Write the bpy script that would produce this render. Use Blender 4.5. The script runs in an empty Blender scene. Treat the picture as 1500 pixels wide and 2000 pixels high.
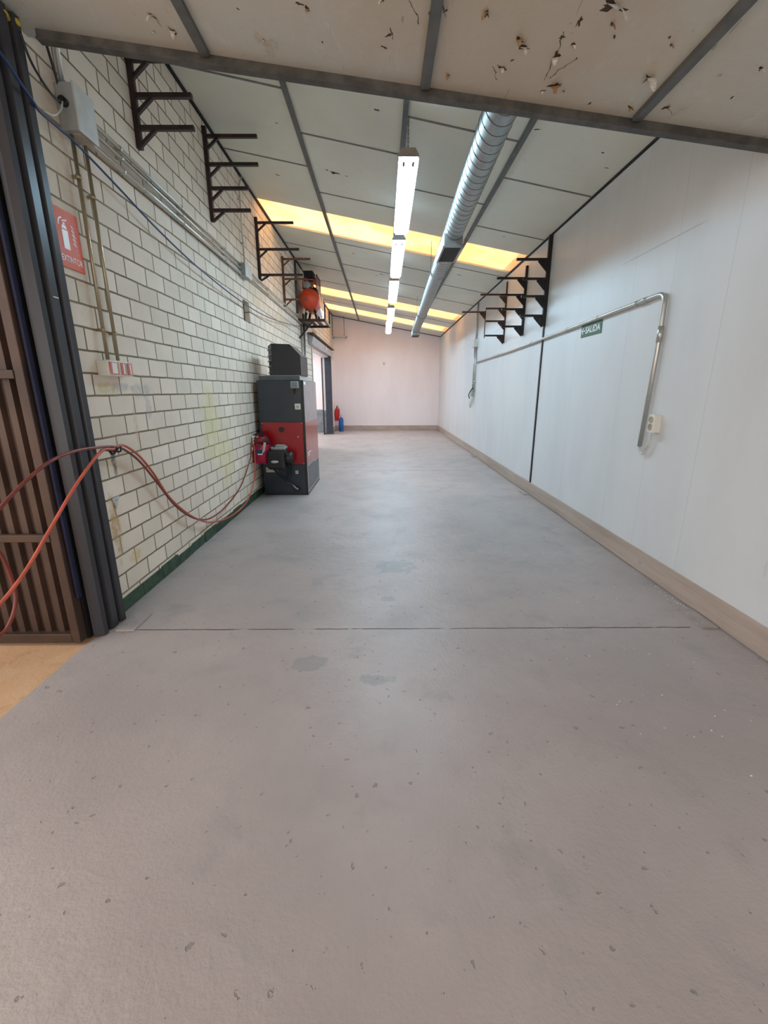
import bpy, bmesh, math, random
from mathutils import Vector, Matrix
random.seed(7)
S = bpy.context.scene
COL = S.collection

# ------------------------------------------------------------------ camera
cam_d = bpy.data.cameras.new('camera'); cam = bpy.data.objects.new('camera', cam_d); COL.objects.link(cam)
cam_d.sensor_fit = 'VERTICAL'; cam_d.sensor_height = 24.0; cam_d.sensor_width = 18.0
cam_d.lens = 24.0 * 852.31 / 2000.0
cam_d.clip_start = 0.02; cam_d.clip_end = 200
def _n(v): return v.normalized()
_f = 852.31
_Y = _n(Vector((-5, 237, -_f))); _Z = -_n(Vector((7, -3065, -_f))); _Z = _n(_Z - _Z.dot(_Y) * _Y); _X = _Y.cross(_Z)
R3 = Matrix((_X, _Y, _Z))
M4 = R3.to_4x4(); M4.translation = (0, 0, 1.5)
cam.matrix_world = M4
S.camera = cam

# ------------------------------------------------------------------ world, lights, exposure
W = bpy.data.worlds.new('world'); S.world = W; W.use_nodes = True
bg = W.node_tree.nodes['Background']
bg.inputs['Color'].default_value = (1.0, 0.93, 0.88, 1)
bg.inputs['Strength'].default_value = 1.25
LAMP_COL = (0.54, 0.81, 1.0); LAMP_STR = 37.0
SKYLIGHT_TINT = (0.92, 0.64, 0.40)
vs = S.view_settings
vs.view_transform = 'Standard'; vs.look = 'None'; vs.gamma = 1.0; vs.use_curve_mapping = False
vs.exposure = 0.72
S.cycles.use_denoising = True
S.cycles.max_bounces = 10; S.cycles.diffuse_bounces = 6; S.cycles.transmission_bounces = 6
S.cycles.sample_clamp_indirect = 6.0
def area(name, loc, size, energy, color, rot=(0, 0, 0)):
    d = bpy.data.lights.new(name, 'AREA'); d.shape = 'RECTANGLE'; d.size, d.size_y = size
    d.energy = energy; d.color = color
    o = bpy.data.objects.new(name, d); COL.objects.link(o); o.location = loc; o.rotation_euler = rot
    return o
sd_ = bpy.data.lights.new('sun', 'SUN'); sd_.energy = 3.2; sd_.angle = 0.05; sd_.color = (1, 0.95, 0.88)
sun = bpy.data.objects.new('sun', sd_); COL.objects.link(sun); sun.rotation_euler = Vector((-1.0, -0.35, -1.05)).to_track_quat('-Z', 'Y').to_euler()
area('annex_fill_light', (-3.4, 14.2, 2.98), (2.0, 2.8), 85, (0.94, 0.96, 1.0))  # unseen fill lamp added to brighten the room beyond the doorway

# ------------------------------------------------------------------ material helpers
def lin(c):
    return tuple(((x / 255) / 12.92 if x / 255 <= 0.04045 else ((x / 255 + 0.055) / 1.055) ** 2.4) for x in c)
class NT:
    def __init__(s, name):
        s.m = bpy.data.materials.new(name); s.m.use_nodes = True
        s.t = s.m.node_tree; s.b = s.t.nodes['Principled BSDF']; s.out = s.t.nodes['Material Output']
        s._c = None
    def n(s, typ, **kw):
        x = s.t.nodes.new(typ)
        for k, v in kw.items(): setattr(x, k, v)
        return x
    def l(s, a, b): s.t.links.new(a, b)
    def coord(s):
        if not s._c: s._c = s.n('ShaderNodeNewGeometry').outputs['Position']
        return s._c
    def xyz(s):
        x = s.n('ShaderNodeSeparateXYZ'); s.l(s.coord(), x.inputs[0]); return x.outputs
    def math(s, op, a, b=None, c=None, clamp=False):
        x = s.n('ShaderNodeMath', operation=op); x.use_clamp = clamp
        for i, v in enumerate((a, b, c)):
            if v is None: continue
            if isinstance(v, (int, float)): x.inputs[i].default_value = v
            else: s.l(v, x.inputs[i])
        return x.outputs[0]
    def noise(s, scale, detail=4, rough=0.55, vec=None, stretch=None, dist=0.0):
        x = s.n('ShaderNodeTexNoise'); x.inputs['Scale'].default_value = scale
        x.inputs['Detail'].default_value = detail; x.inputs['Roughness'].default_value = rough
        x.inputs['Distortion'].default_value = dist
        v = vec or s.coord()
        if stretch:
            mp = s.n('ShaderNodeMapping'); mp.inputs['Scale'].default_value = stretch; s.l(v, mp.inputs['Vector']); v = mp.outputs[0]
        s.l(v, x.inputs['Vector']); return x.outputs['Fac']
    def ramp(s, fac, a, b, lo=0.0, hi=1.0):
        x = s.n('ShaderNodeMapRange'); x.interpolation_type = 'SMOOTHSTEP'
        s.l(fac, x.inputs['Value'])
        x.inputs['From Min'].default_value = a; x.inputs['From Max'].default_value = b
        x.inputs['To Min'].default_value = lo; x.inputs['To Max'].default_value = hi
        return x.outputs[0]
    def mix(s, fac, a, b, mode='MIX'):
        x = s.n('ShaderNodeMix', data_type='RGBA', blend_type=mode)
        if isinstance(fac, (int, float)): x.inputs[0].default_value = fac
        else: s.l(fac, x.inputs[0])
        for i, v in ((6, a), (7, b)):
            if isinstance(v, tuple): x.inputs[i].default_value = (*v[:3], 1)
            else: s.l(v, x.inputs[i])
        return x.outputs[2]
    def set(s, color=None, rough=None, metal=None, spec=None, bump=None, bs=0.3, bd=0.01, coat=None):
        b = s.b
        if color is not None:
            if isinstance(color, tuple): b.inputs['Base Color'].default_value = (*color[:3], 1)
            else: s.l(color, b.inputs['Base Color'])
        for k, v in (('Roughness', rough), ('Metallic', metal), ('Specular IOR Level', spec), ('Coat Weight', coat)):
            if v is None: continue
            if isinstance(v, (int, float)): b.inputs[k].default_value = v
            else: s.l(v, b.inputs[k])
        if bump is not None:
            x = s.n('ShaderNodeBump'); x.inputs['Strength'].default_value = bs; x.inputs['Distance'].default_value = bd
            s.l(bump, x.inputs['Height']); s.l(x.outputs[0], b.inputs['Normal'])
        return s.m
def paint(name, rgb, rough=0.5, metal=0.0, var=0.10, scale=9, spec=0.5, coat=None, bs=0.03, rv=0.03):
    t = NT(name); c = lin(rgb)
    f = t.noise(scale, 4); f2 = t.noise(scale * 2.5, 3)
    d = tuple(x * (1 - 2.2 * var) for x in c); e = tuple(min(1, x * (1 + var)) for x in c)
    col = t.mix(t.ramp(f, 0.3, 0.7), d, e)
    return t.set(col, t.ramp(f2, 0.2, 0.8, max(0.05, rough - rv), min(1, rough + rv)), metal, spec, f2, bs, 0.002, coat)

# ------------------------------------------------------------------ mesh helpers
class MB:
    def __init__(s): s.v = []; s.f = []; s.sm = []
    def add(s, vs, fs, smooth=False):
        o = len(s.v); s.v += [tuple(v) for v in vs]
        for f in fs: s.f.append([i + o for i in f]); s.sm.append(smooth)
        return s
    def box(s, a, b, bev=0.0, rot=None, c=None):
        x0, y0, z0 = (min(a[i], b[i]) for i in range(3)); x1, y1, z1 = (max(a[i], b[i]) for i in range(3))
        bm = bmesh.new()
        bmesh.ops.create_cube(bm, size=1.0)
        for v in bm.verts:
            v.co = Vector(((x0 + x1) / 2 + v.co.x * (x1 - x0), (y0 + y1) / 2 + v.co.y * (y1 - y0), (z0 + z1) / 2 + v.co.z * (z1 - z0)))
        if bev > 0:
            bmesh.ops.bevel(bm, geom=bm.edges[:], offset=bev, segments=2, affect='EDGES', profile=0.5)
        if rot is not None:
            cc = Vector(c) if c else Vector(((x0 + x1) / 2, (y0 + y1) / 2, (z0 + z1) / 2))
            for v in bm.verts: v.co = cc + rot @ (v.co - cc)
        bm.verts.index_update()
        s.add([v.co[:] for v in bm.verts], [[v.index for v in f.verts] for f in bm.faces]); bm.free(); return s
    def bar(s, p, q, w, h, up=(0, 0, 1), bev=0.0):
        p, q = Vector(p), Vector(q); d = (q - p); L = d.length; d.normalize()
        u = Vector(up); sx = d.cross(u)
        if sx.length < 1e-4: sx = d.cross(Vector((1, 0, 0)))
        sx.normalize(); uz = sx.cross(d)
        t = MB().box((-w / 2, 0, -h / 2), (w / 2, L, h / 2), bev)
        s.add([p + sx * v[0] + d * v[1] + uz * v[2] for v in t.v], t.f); return s
    def tube(s, pts, r, n=10, caps=True, smooth=True):
        P = [Vector(p) for p in pts]; rr = r if isinstance(r, (list, tuple)) else [r] * len(P)
        T = [(P[min(i + 1, len(P) - 1)] - P[max(i - 1, 0)]).normalized() for i in range(len(P))]
        a = Vector((0, 0, 1)) if abs(T[0].z) < 0.9 else Vector((1, 0, 0))
        N = (a - a.dot(T[0]) * T[0]).normalized(); vs = []
        for i, p in enumerate(P):
            N = (N - N.dot(T[i]) * T[i]).normalized(); B = T[i].cross(N)
            for k in range(n):
                t = 2 * math.pi * k / n; vs.append(p + (N * math.cos(t) + B * math.sin(t)) * rr[i])
        fs = []
        for i in range(len(P) - 1):
            for k in range(n):
                fs.append([i * n + k, i * n + (k + 1) % n, (i + 1) * n + (k + 1) % n, (i + 1) * n + k])
        s.add(vs, fs, smooth)
        if caps:
            o = len(s.v) - len(vs)
            s.f.append([o + k for k in range(n)][::-1]); s.sm.append(False)
            s.f.append([o + (len(P) - 1) * n + k for k in range(n)]); s.sm.append(False)
        return s
    def cyl(s, p, q, r, n=24): return s.tube([p, q], r, n)
    def prism(s, poly, axis, a, b):
        """poly: 2d points, extruded along axis from a to b"""
        def mk(p, t):
            return {'x': (t, p[0], p[1]), 'y': (p[0], t, p[1]), 'z': (p[0], p[1], t)}[axis]
        n = len(poly)
        vs = [mk(p, a) for p in poly] + [mk(p, b) for p in poly]
        fs = [[i, (i + 1) % n, n + (i + 1) % n, n + i] for i in range(n)] + [list(range(n))[::-1], list(range(n, 2 * n))]
        return s.add(vs, fs)
    def lathe(s, prof, c, axis=(0, 0, 1), n=28):
        ax = Vector(axis).normalized(); a = Vector((1, 0, 0)) if abs(ax.x) < 0.9 else Vector((0, 1, 0))
        u = (a - a.dot(ax) * ax).normalized(); w = ax.cross(u); c = Vector(c); vs = []
        for r, h in prof:
            for k in range(n):
                t = 2 * math.pi * k / n; vs.append(c + ax * h + (u * math.cos(t) + w * math.sin(t)) * max(r, 1e-4))
        fs = []
        for i in range(len(prof) - 1):
            for k in range(n): fs.append([i * n + k, i * n + (k + 1) % n, (i + 1) * n + (k + 1) % n, (i + 1) * n + k])
        s.add(vs, fs, True)
        o = len(s.v) - len(vs)
        s.f.append([o + k for k in range(n)][::-1]); s.sm.append(False)
        s.f.append([o + (len(prof) - 1) * n + k for k in range(n)]); s.sm.append(False)
        return s
def root_loc(o):
    L = Vector((0, 0, 0))
    while o: L += o.location; o = o.parent
    return L
def obj(name, mb, mat, parent=None, loc=None):
    L = root_loc(parent) if parent else Vector(loc or (0, 0, 0))
    me = bpy.data.meshes.new(name)
    me.from_pydata([tuple(Vector(v) - L) for v in mb.v], [], mb.f); 
    for p, sm in zip(me.polygons, mb.sm): p.use_smooth = sm
    bm = bmesh.new(); bm.from_mesh(me); bmesh.ops.recalc_face_normals(bm, faces=bm.faces[:]); bm.to_mesh(me); bm.free()
    me.materials.append(mat); me.update()
    o = bpy.data.objects.new(name, me); COL.objects.link(o)
    if parent: o.parent = parent
    else: o.location = L
    return o
def thing(name, label, cat, loc, group=None):
    o = bpy.data.objects.new(name, None); COL.objects.link(o); o.location = loc; o.empty_display_size = 0.1
    o['label'] = label; o['category'] = cat
    if group: o['group'] = group
    return o
def tag(o, label, cat, group=None):
    o['label'] = label; o['category'] = cat
    if group: o['group'] = group
    return o
def struct(name, mb, mat, label, cat='structure', parent=None):
    o = obj(name, mb, mat, parent)
    if parent is None: o['kind'] = 'structure'; o['label'] = label; o['category'] = cat
    return o
def smooth_path(pts, k=6):
    P = [Vector(p) for p in pts]; out = []
    for i in range(len(P) - 1):
        p0 = P[max(i - 1, 0)]; p1 = P[i]; p2 = P[i + 1]; p3 = P[min(i + 2, len(P) - 1)]
        for j in range(k):
            t = j / k
            out.append(0.5 * ((2 * p1) + (p2 - p0) * t + (2 * p0 - 5 * p1 + 4 * p2 - p3) * t * t + (3 * p1 - p0 - 3 * p2 + p3) * t ** 3))
    out.append(P[-1]); return out
def bend(pts, r=0.08, k=6):
    """polyline with rounded corners"""
    P = [Vector(p) for p in pts]; out = [P[0]]
    for i in range(1, len(P) - 1):
        a = (P[i - 1] - P[i]); b = (P[i + 1] - P[i]); rr = min(r, a.length * .45, b.length * .45)
        s = P[i] + a.normalized() * rr; e = P[i] + b.normalized() * rr
        for j in range(k + 1):
            t = j / k; out.append(s * (1 - t) ** 2 + P[i] * 2 * t * (1 - t) + e * t * t)
    out.append(P[-1]); return out
def text_mb(txt, origin, ux, uy, height, width=None, depth=0.001, bold=0.0):
    cu = bpy.data.curves.new('lettering', 'FONT'); cu.body = txt; cu.size = 1.0; cu.extrude = 0.0; cu.offset = bold
    o = bpy.data.objects.new('lettering', cu); COL.objects.link(o)
    dg = bpy.context.evaluated_depsgraph_get(); me = bpy.data.meshes.new_from_object(o.evaluated_get(dg))
    vs = [v.co.copy() for v in me.vertices]; fs = [list(p.vertices) for p in me.polygons]
    bpy.data.objects.remove(o); bpy.data.curves.remove(cu)
    x0 = min(v.x for v in vs); x1 = max(v.x for v in vs); y0 = min(v.y for v in vs); y1 = max(v.y for v in vs)
    sy = height / (y1 - y0); sx = (width / (x1 - x0)) if width else sy
    O = Vector(origin); ux = Vector(ux); uy = Vector(uy); nz = ux.cross(uy)
    m = MB()
    n = len(vs); top = [O + ux * (v.x - x0) * sx + uy * (v.y - y0) * sy + nz * depth for v in vs]
    m.add(top, fs); bpy.data.meshes.remove(me); return m

# ------------------------------------------------------------------ dimensions
XL, XR, YF, YB = -1.82, 2.21, 17.45, -2.6
YP = 2.78                                     # portal beam
def cz(x): return 4.19 - 0.186 * (x + 1.82)   # rear roof underside
def nz(x): return 3.265 - 0.122 * (x + 1.82)  # front ceiling underside

# ------------------------------------------------------------------ materials: surfaces
def m_floor():
    t = NT('painted_concrete'); x, y, z = t.xyz()
    n1 = t.noise(0.8, 5, 0.6); n2 = t.noise(14, 6, 0.6); n3 = t.noise(60, 4, 0.6); n4 = t.noise(3.0, 6, 0.62, dist=0.4)
    base = t.mix(t.ramp(n1, 0.3, 0.7), lin((160, 150, 147)), lin((175, 164, 160)))
    base = t.mix(t.ramp(n4, 0.52, 0.75), base, lin((155, 148, 146)))
    # worn patches where the paint is thinner, in the middle of the bay and along the white wall
    def blob(cx, cy, rx, ry):
        dx = t.math('DIVIDE', t.math('SUBTRACT', x, cx), rx); dy = t.math('DIVIDE', t.math('SUBTRACT', y, cy), ry)
        return t.math('ADD', t.math('MULTIPLY', dx, dx), t.math('MULTIPLY', dy, dy))
    wob = t.noise(6, 6, 0.65)
    mask = None
    for b in ((0.10, 3.60, .20, .16), (0.05, 2.97, .06, .05), (-0.42, 2.18, .12, .07), (-0.04, 2.03, .10, .05), (1.35, 4.9, .8, 1.5), (1.7, 8.6, .5, 1.8)):
        d = blob(*b); wgt = 1.0 if b[2] < .5 else 0.45
        e = t.math('MULTIPLY', t.ramp(t.math('ADD', d, t.math('MULTIPLY', t.math('SUBTRACT', wob, 0.5), 5.0)), 0.6, 1.0, 1.0, 0.0), wgt)
        mask = e if mask is None else t.math('MAXIMUM', mask, e)
    base = t.mix(t.math('MULTIPLY', mask, 0.55), base, lin((132, 136, 134)))
    sp = t.ramp(t.noise(23, 3, 0.55), 0.665, 0.71)
    base = t.mix(t.math('MULTIPLY', sp, 0.55), base, lin((110, 108, 104)))
    wsp = t.ramp(t.noise(41, 2, 0.5, stretch=(1, 1, 1)), 0.80, 0.83)
    base = t.mix(t.math('MULTIPLY', wsp, 0.8), base, lin((215, 212, 208)))
    # joints cut in the slab
    wv = t.math('MULTIPLY', t.math('SUBTRACT', t.noise(9, 4), 0.5), 0.022)
    crack = None
    for cy, x0, x1, w in ((2.545, -1.6, 2.02, .0055), (8.42, -1.2, 1.7, .010)):
        d = t.math('ABSOLUTE', t.math('SUBTRACT', t.math('ADD', y, wv), cy))
        e = t.math('MULTIPLY', t.ramp(d, w * .6, w * 1.2, 1.0, 0.0), t.math('MULTIPLY', t.math('GREATER_THAN', x, x0), t.math('LESS_THAN', x, x1)))
        e = t.math('MULTIPLY', e, t.ramp(t.noise(5, 3), 0.33, 0.46))
        crack = e if crack is None else t.math('MAXIMUM', crack, e)
    base = t.mix(t.math('MULTIPLY', crack, 0.9), base, lin((52, 50, 48)))
    h = t.math('ADD', t.math('MULTIPLY', n2, 1.0), t.math('MULTIPLY', n3, 0.5))
    h = t.math('SUBTRACT', h, t.math('MULTIPLY', sp, 0.6)); h = t.math('SUBTRACT', h, t.math('MULTIPLY', crack, 2.0))
    return t.set(base, t.ramp(n4, 0.3, 0.75, 0.36, 0.50), 0, 0.5, h, 0.6, 0.008)
def m_brick():
    t = NT('lime_brick'); x, y, z = t.xyz()
    cb = t.n('ShaderNodeCombineXYZ')
    wob = t.math('MULTIPLY', t.math('SUBTRACT', t.noise(5, 3), 0.5), 0.012)
    t.l(t.math('ADD', t.math('SUBTRACT', y, 2.877 - 2.9), wob), cb.inputs[0]); t.l(t.math('ADD', t.math('ADD', z, 0.0055), wob), cb.inputs[1])
    br = t.n('ShaderNodeTexBrick'); br.offset = 0.5; br.offset_frequency = 2; br.squash = 1
    t.l(cb.outputs[0], br.inputs['Vector'])
    for k, v in (('Scale', 1.0), ('Mortar Size', 0.0072), ('Mortar Smooth', 0.25), ('Bias', 0.0), ('Brick Width', 0.2905), ('Row Height', 0.1345)): br.inputs[k].default_value = v
    br.inputs['Color1'].default_value = (*lin((240, 227, 211)), 1); br.inputs['Color2'].default_value = (*lin((225, 212, 195)), 1)
    br.inputs['Mortar'].default_value = (*lin((124, 110, 88)), 1)
    n1 = t.noise(2.2, 5, 0.6); n2 = t.noise(30, 5, 0.6); n3 = t.noise(0.9, 3)
    c = t.mix(t.ramp(n1, 0.35, 0.75, 0, 0.35), br.outputs['Color'], lin((196, 186, 166)))
    blotch = t.noise(9, 6, 0.7); fine = t.ramp(t.noise(22, 4, 0.65), 0.35, 0.6, 0.35, 1.0)
    def patch(cy, cz_, ry, rz, rgb, amt, thr=0.5):
        dy = t.math('DIVIDE', t.math('SUBTRACT', y, cy), ry); dz = t.math('DIVIDE', t.math('SUBTRACT', z, cz_), rz)
        d = t.math('ADD', t.math('MULTIPLY', dy, dy), t.math('MULTIPLY', dz, dz))
        d = t.math('ADD', d, t.math('MULTIPLY', t.math('SUBTRACT', blotch, 0.5), 3.0))
        return t.math('MULTIPLY', t.math('MULTIPLY', t.ramp(d, 0.1, 1.0, 1.0, 0.0), fine), amt), lin(rgb)
    for a in ((4.75, 1.15, .28, .55, (214, 204, 130), .55), (5.15, .75, .3, .4, (214, 204, 130), .5), (3.03, 1.52, .14, .05, (196, 178, 110), .6), (3.2, 1.53, .16, .04, (150, 152, 152), .5), (3.45, 1.50, .18, .07, (150, 154, 158), .45),
              (3.52, 1.38, .05, .10, (160, 165, 168), .5), (2.86, .62, .06, .28, (196, 160, 108), .8), (3.02, .33, .11, .07, (214, 186, 110), .7), (2.96, 1.03, .035, .13, (62, 60, 58), .85), (3.3, 1.25, .03, .22, (205, 176, 140), .5),
              (7.0, 2.8, .5, .18, (214, 190, 150), .5), (8.6, 2.7, .7, .2, (214, 190, 150), .5), (2.95, 2.6, .12, .8, (188, 160, 130), .25), (12.7, 3.02, .75, .13, (120, 92, 62), .85)):
        f, col = patch(*a); c = t.mix(f, c, col)
    pits = t.ramp(t.noise(75, 2), 0.72, 0.78)
    c = t.mix(t.math('MULTIPLY', pits, 0.35), c, lin((150, 140, 122)))
    h = t.math('SUBTRACT', t.math('MULTIPLY', n2, 0.18), br.outputs['Fac'])
    return t.set(c, 0.82, 0, 0.3, h, 0.6, 0.006)
def m_white(name='white_panel', seams=True):
    t = NT(name); x, y, z = t.xyz()
    n1 = t.noise(1.4, 5, 0.6, stretch=(1, 1, 0.35)); n2 = t.noise(40, 4)
    c = t.mix(t.ramp(n1, 0.35, 0.75), lin((218, 220, 221)) if seams else lin((238, 230, 231)), lin((209, 211, 213)) if seams else lin((232, 222, 223)))
    h = t.math('MULTIPLY', n2, 0.05)
    if seams:
        for ys in (6.9, 5.27, 4.2, 3.64, 3.05, 1.9, 8.0, 9.1, 10.2, 11.4, 12.5, 13.6, 14.8, 16.0):
            d = t.math('ABSOLUTE', t.math('SUBTRACT', t.math('ADD', y, t.math('MULTIPLY', t.math('SUBTRACT', t.noise(2, 2), .5), .02)), ys))
            s = t.ramp(d, 0.002, 0.006, 1.0, 0.0)
            c = t.mix(t.math('MULTIPLY', s, 0.30), c, lin((176, 178, 180))); h = t.math('SUBTRACT', h, t.math('MULTIPLY', s, 0.4))
        d = t.math('ABSOLUTE', t.math('SUBTRACT', z, 2.605)); s = t.math('MULTIPLY', t.ramp(d, .002, .005, 1, 0), t.ramp(t.noise(1.1, 2), .45, .55))
        c = t.mix(t.math('MULTIPLY', s, 0.6), c, lin((150, 152, 154)))
        mk = t.ramp(t.noise(11, 2, 0.4, stretch=(1, 1, .3)), 0.76, 0.8)
        c = t.mix(t.math('MULTIPLY', mk, 0.35), c, lin((190, 190, 188)))
    return t.set(c, 0.42, 0, 0.4, h, 0.25, 0.004)
def m_ceiling(name, warm, dmg):
    t = NT(name)
    n1 = t.noise(0.9, 6, 0.62); n2 = t.noise(5, 6, 0.65); n3 = t.noise(24, 4)
    c = t.mix(t.ramp(n1, 0.3, 0.72), (lin((226, 225, 211)) if dmg == 0 else lin((186, 188, 182))), lin(warm))
    c = t.mix(t.ramp(n2, 0.55, 0.8, 0, 0.5), c, lin((206, 207, 203)))
    sp = t.ramp(t.noise(8.5, 4, 0.6), 0.70 - dmg, 0.76 - dmg)
    c = t.mix(t.math('MULTIPLY', sp, 0.55), c, lin((120, 110, 96)))
    sp2 = t.ramp(t.noise(30, 2, 0.5), 0.76, 0.80); c = t.mix(t.math('MULTIPLY', sp2, 0.5), c, lin((105, 98, 88)))
    if dmg > 0:
        rs = t.math('MULTIPLY', t.ramp(t.noise(3.2, 6, 0.7), 0.6, 0.72), 0.5); c = t.mix(rs, c, lin((150, 122, 90)))
        x, y, z = t.xyz()
        dx_ = t.math('DIVIDE', t.math('SUBTRACT', x, 0.55), 0.85); dd = t.math('ADD', t.math('MULTIPLY', dx_, dx_), t.math('MULTIPLY', t.math('SUBTRACT', t.noise(2.4, 6, .7), .5), 2.2))
        c = t.mix(t.math('MULTIPLY', t.ramp(dd, .1, 1.0, 1.0, 0.0), .32), c, lin((176, 148, 116)))
        sm = t.ramp(t.noise(3.2, 6, .7, stretch=(2.2, .6, 1), dist=1.2), .56, .70)
        c = t.mix(t.math('MULTIPLY', sm, .5), c, lin((196, 197, 194)))
        sc_ = t.ramp(t.noise(9, 3, .5, stretch=(4.5, .5, 1), dist=.5), .70, .74)
        c = t.mix(t.math('MULTIPLY', sc_, .5), c, lin((112, 98, 80)))
    return t.set(c, 0.5, 0, 0.4, t.math('ADD', t.math('MULTIPLY', n2, 0.5), t.math('MULTIPLY', n3, 0.12)), 0.30, 0.02)
def m_ground():
    t = NT('bare_concrete'); n1 = t.noise(1.6, 6, 0.65); n2 = t.noise(9, 6, 0.65); n3 = t.noise(50, 3)
    c = t.mix(t.ramp(n1, 0.35, 0.7), lin((192, 152, 116)), lin((196, 166, 134)))
    c = t.mix(t.ramp(n2, 0.5, 0.75, 0, 0.6), c, lin((158, 118, 78)))
    return t.set(c, 0.85, 0, 0.3, t.math('ADD', n2, t.math('MULTIPLY', n3, .4)), 0.5, 0.01)
def m_wood():
    t = NT('greyed_laminate'); n1 = t.noise(3, 6, 0.65, stretch=(1, 0.22, 3)); n2 = t.noise(18, 5, 0.6, stretch=(1, 0.12, 3)); kn = t.ramp(t.noise(3.6, 2), .72, .8)
    c = t.mix(t.ramp(n1, 0.3, 0.7), lin((164, 146, 134)), lin((186, 170, 158)))
    c = t.mix(t.ramp(n2, 0.5, 0.8, 0, 0.45), c, lin((150, 132, 120))); c = t.mix(t.math('MULTIPLY', kn, .5), c, lin((112, 96, 86)))
    return t.set(c, 0.5, 0, 0.4, n2, 0.1, 0.002)
def m_skylight():
    t = NT('translucent_sheet')
    n1 = t.noise(1.3, 5, 0.6); n2 = t.noise(6, 5, 0.65)
    c = t.mix(t.ramp(n1, 0.35, 0.7), SKYLIGHT_TINT, (0.94, 0.78, 0.56)); c = t.mix(t.ramp(n2, 0.62, 0.8, 0, 0.35), c, (0.80, 0.50, 0.24))
    tr = t.n('ShaderNodeBsdfTranslucent'); t.l(c, tr.inputs['Color'])
    df = t.n('ShaderNodeBsdfDiffuse'); t.l(c, df.inputs['Color'])
    mx = t.n('ShaderNodeMixShader'); mx.inputs[0].default_value = 0.12; t.l(tr.outputs[0], mx.inputs[1]); t.l(df.outputs[0], mx.inputs[2])
    t.l(mx.outputs[0], t.out.inputs['Surface']); return t.m
def m_emit(name, col, st):
    t = NT(name); e = t.n('ShaderNodeEmission'); e.inputs['Color'].default_value = (*col, 1); e.inputs['Strength'].default_value = st
    t.l(e.outputs[0], t.out.inputs['Surface']); return t.m
def m_galv(name='galvanised_steel', rgb=(172, 174, 172), rough=0.34):
    t = NT(name); v = t.n('ShaderNodeTexVoronoi'); v.inputs['Scale'].default_value = 38; t.l(t.coord(), v.inputs['Vector'])
    n = t.noise(12, 5); c = t.mix(t.ramp(n, .3, .7), tuple(k * .8 for k in lin(rgb)), lin(rgb))
    return t.set(c, t.ramp(n, .3, .7, rough - .02, rough + .04), 0.9, 0.5, None)
def m_plastic():
    t = NT('clear_film'); t.b.inputs['Transmission Weight'].default_value = 0.75; t.b.inputs['IOR'].default_value = 1.15
    return t.set(lin((238, 205, 198)), 0.28, 0, 0.6, t.noise(16, 5), 0.8, 0.03)

FLOOR = m_floor(); BRICK = m_brick(); WHITE = m_white(); WHITE2 = m_white('white_plaster', False)
CEIL = m_ceiling('roof_panel', (217, 215, 200), 0.0); NCEIL = m_ceiling('damaged_roof_panel', (184, 180, 166), 0.012)
GROUND = m_ground(); WOOD = m_wood(); SKY = m_skylight()
LENS = m_emit('lit_lens', LAMP_COL, LAMP_STR)
TBAR = paint('grey_tee_bar', (94, 94, 91), .5, .2); JOINT = paint('grey_joint_tape', (120, 120, 118), .6)
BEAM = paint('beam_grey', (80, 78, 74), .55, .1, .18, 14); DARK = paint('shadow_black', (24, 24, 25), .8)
GALV = m_galv(); CONDUIT = paint('conduit_steel', (196, 196, 190), .30, .75, .04, 3, bs=0.0); BRASSY = paint('aged_conduit', (176, 164, 138), .30, .75, .08, 4, bs=0.0)
DUCT = m_galv('duct_steel', (166, 172, 170), 0.42)
RACKM = paint('dark_red_oxide', (58, 44, 42), .45, .3, .2); OXIDE_SKYLIT = paint('oxide_skylit_brown', (96, 66, 52), .55, .2, .22); BLACKR = paint('black_rack_paint', (34, 32, 32), .45, .2)
GATE = paint('brown_gate_paint', (74, 55, 46), .5, .1, .15, 4, coat=None); POST = paint('anthracite_sheet', (62, 62, 67), .30, .2, .03, 2, bs=0.0, rv=0.01)
BLUE = paint('blue_edge', (24, 30, 62), .5); GREEN = paint('green_paint', (52, 78, 58), .6, 0, .2, 12)
SLATE = paint('slate_sheet', (46, 50, 60), .5); BLACK = paint('black_plastic', (26, 27, 30), .4, 0, .1); HEATBODY = paint('heater_grey', (36, 45, 54), .24, 0, .03, 3, coat=0.3, bs=0.0)
HEATRED = paint('heater_red', (156, 16, 24), .24, 0, .03, 3, coat=0.3, bs=0.0); BURNRED = paint('burner_red', (172, 24, 62), .3, 0, .08)
GREYBOX = paint('grey_plastic', (160, 164, 162), .5, 0, .06); WPLAST = paint('white_plastic', (226, 224, 216), .4, 0, .04); PALE = paint('pale_metal', (198, 198, 194), .4, .3, .05)
REDSIGN = paint('sign_red', (220, 84, 32), .42, 0, .04, 3, .25); WSIGN = paint('sign_white', (236, 234, 230), .35, 0, .02); GRSIGN = paint('sign_green', (16, 92, 66), .3, 0, .04)
HOSE = paint('orange_hose', (196, 92, 68), .38, 0, .1); HOSED = paint('dark_red_hose', (120, 52, 42), .38, 0, .1); BCABLE = paint('blue_cable', (30, 52, 100), .4); KCABLE = paint('black_cable', (26, 28, 34), .45)
WCABLE = paint('white_cable', (206, 204, 196), .45); TANK = paint('tank_orange', (226, 74, 34), .32, 0, .06, coat=0.3); REDX = paint('extinguisher_red', (196, 24, 30), .3); BLUEX = paint('cylinder_blue', (34, 96, 176), .35)
FOIL = paint('torn_foil', (228, 224, 218), .38, .35, .1, 60, bs=.2); HOLE = paint('foam_hole', (66, 50, 34), .9); TAN = paint('torn_tan_facing', (150, 118, 82), .8); FOAM = paint('yellow_foam', (190, 168, 70), .9, 0, .25, 20)
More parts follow.
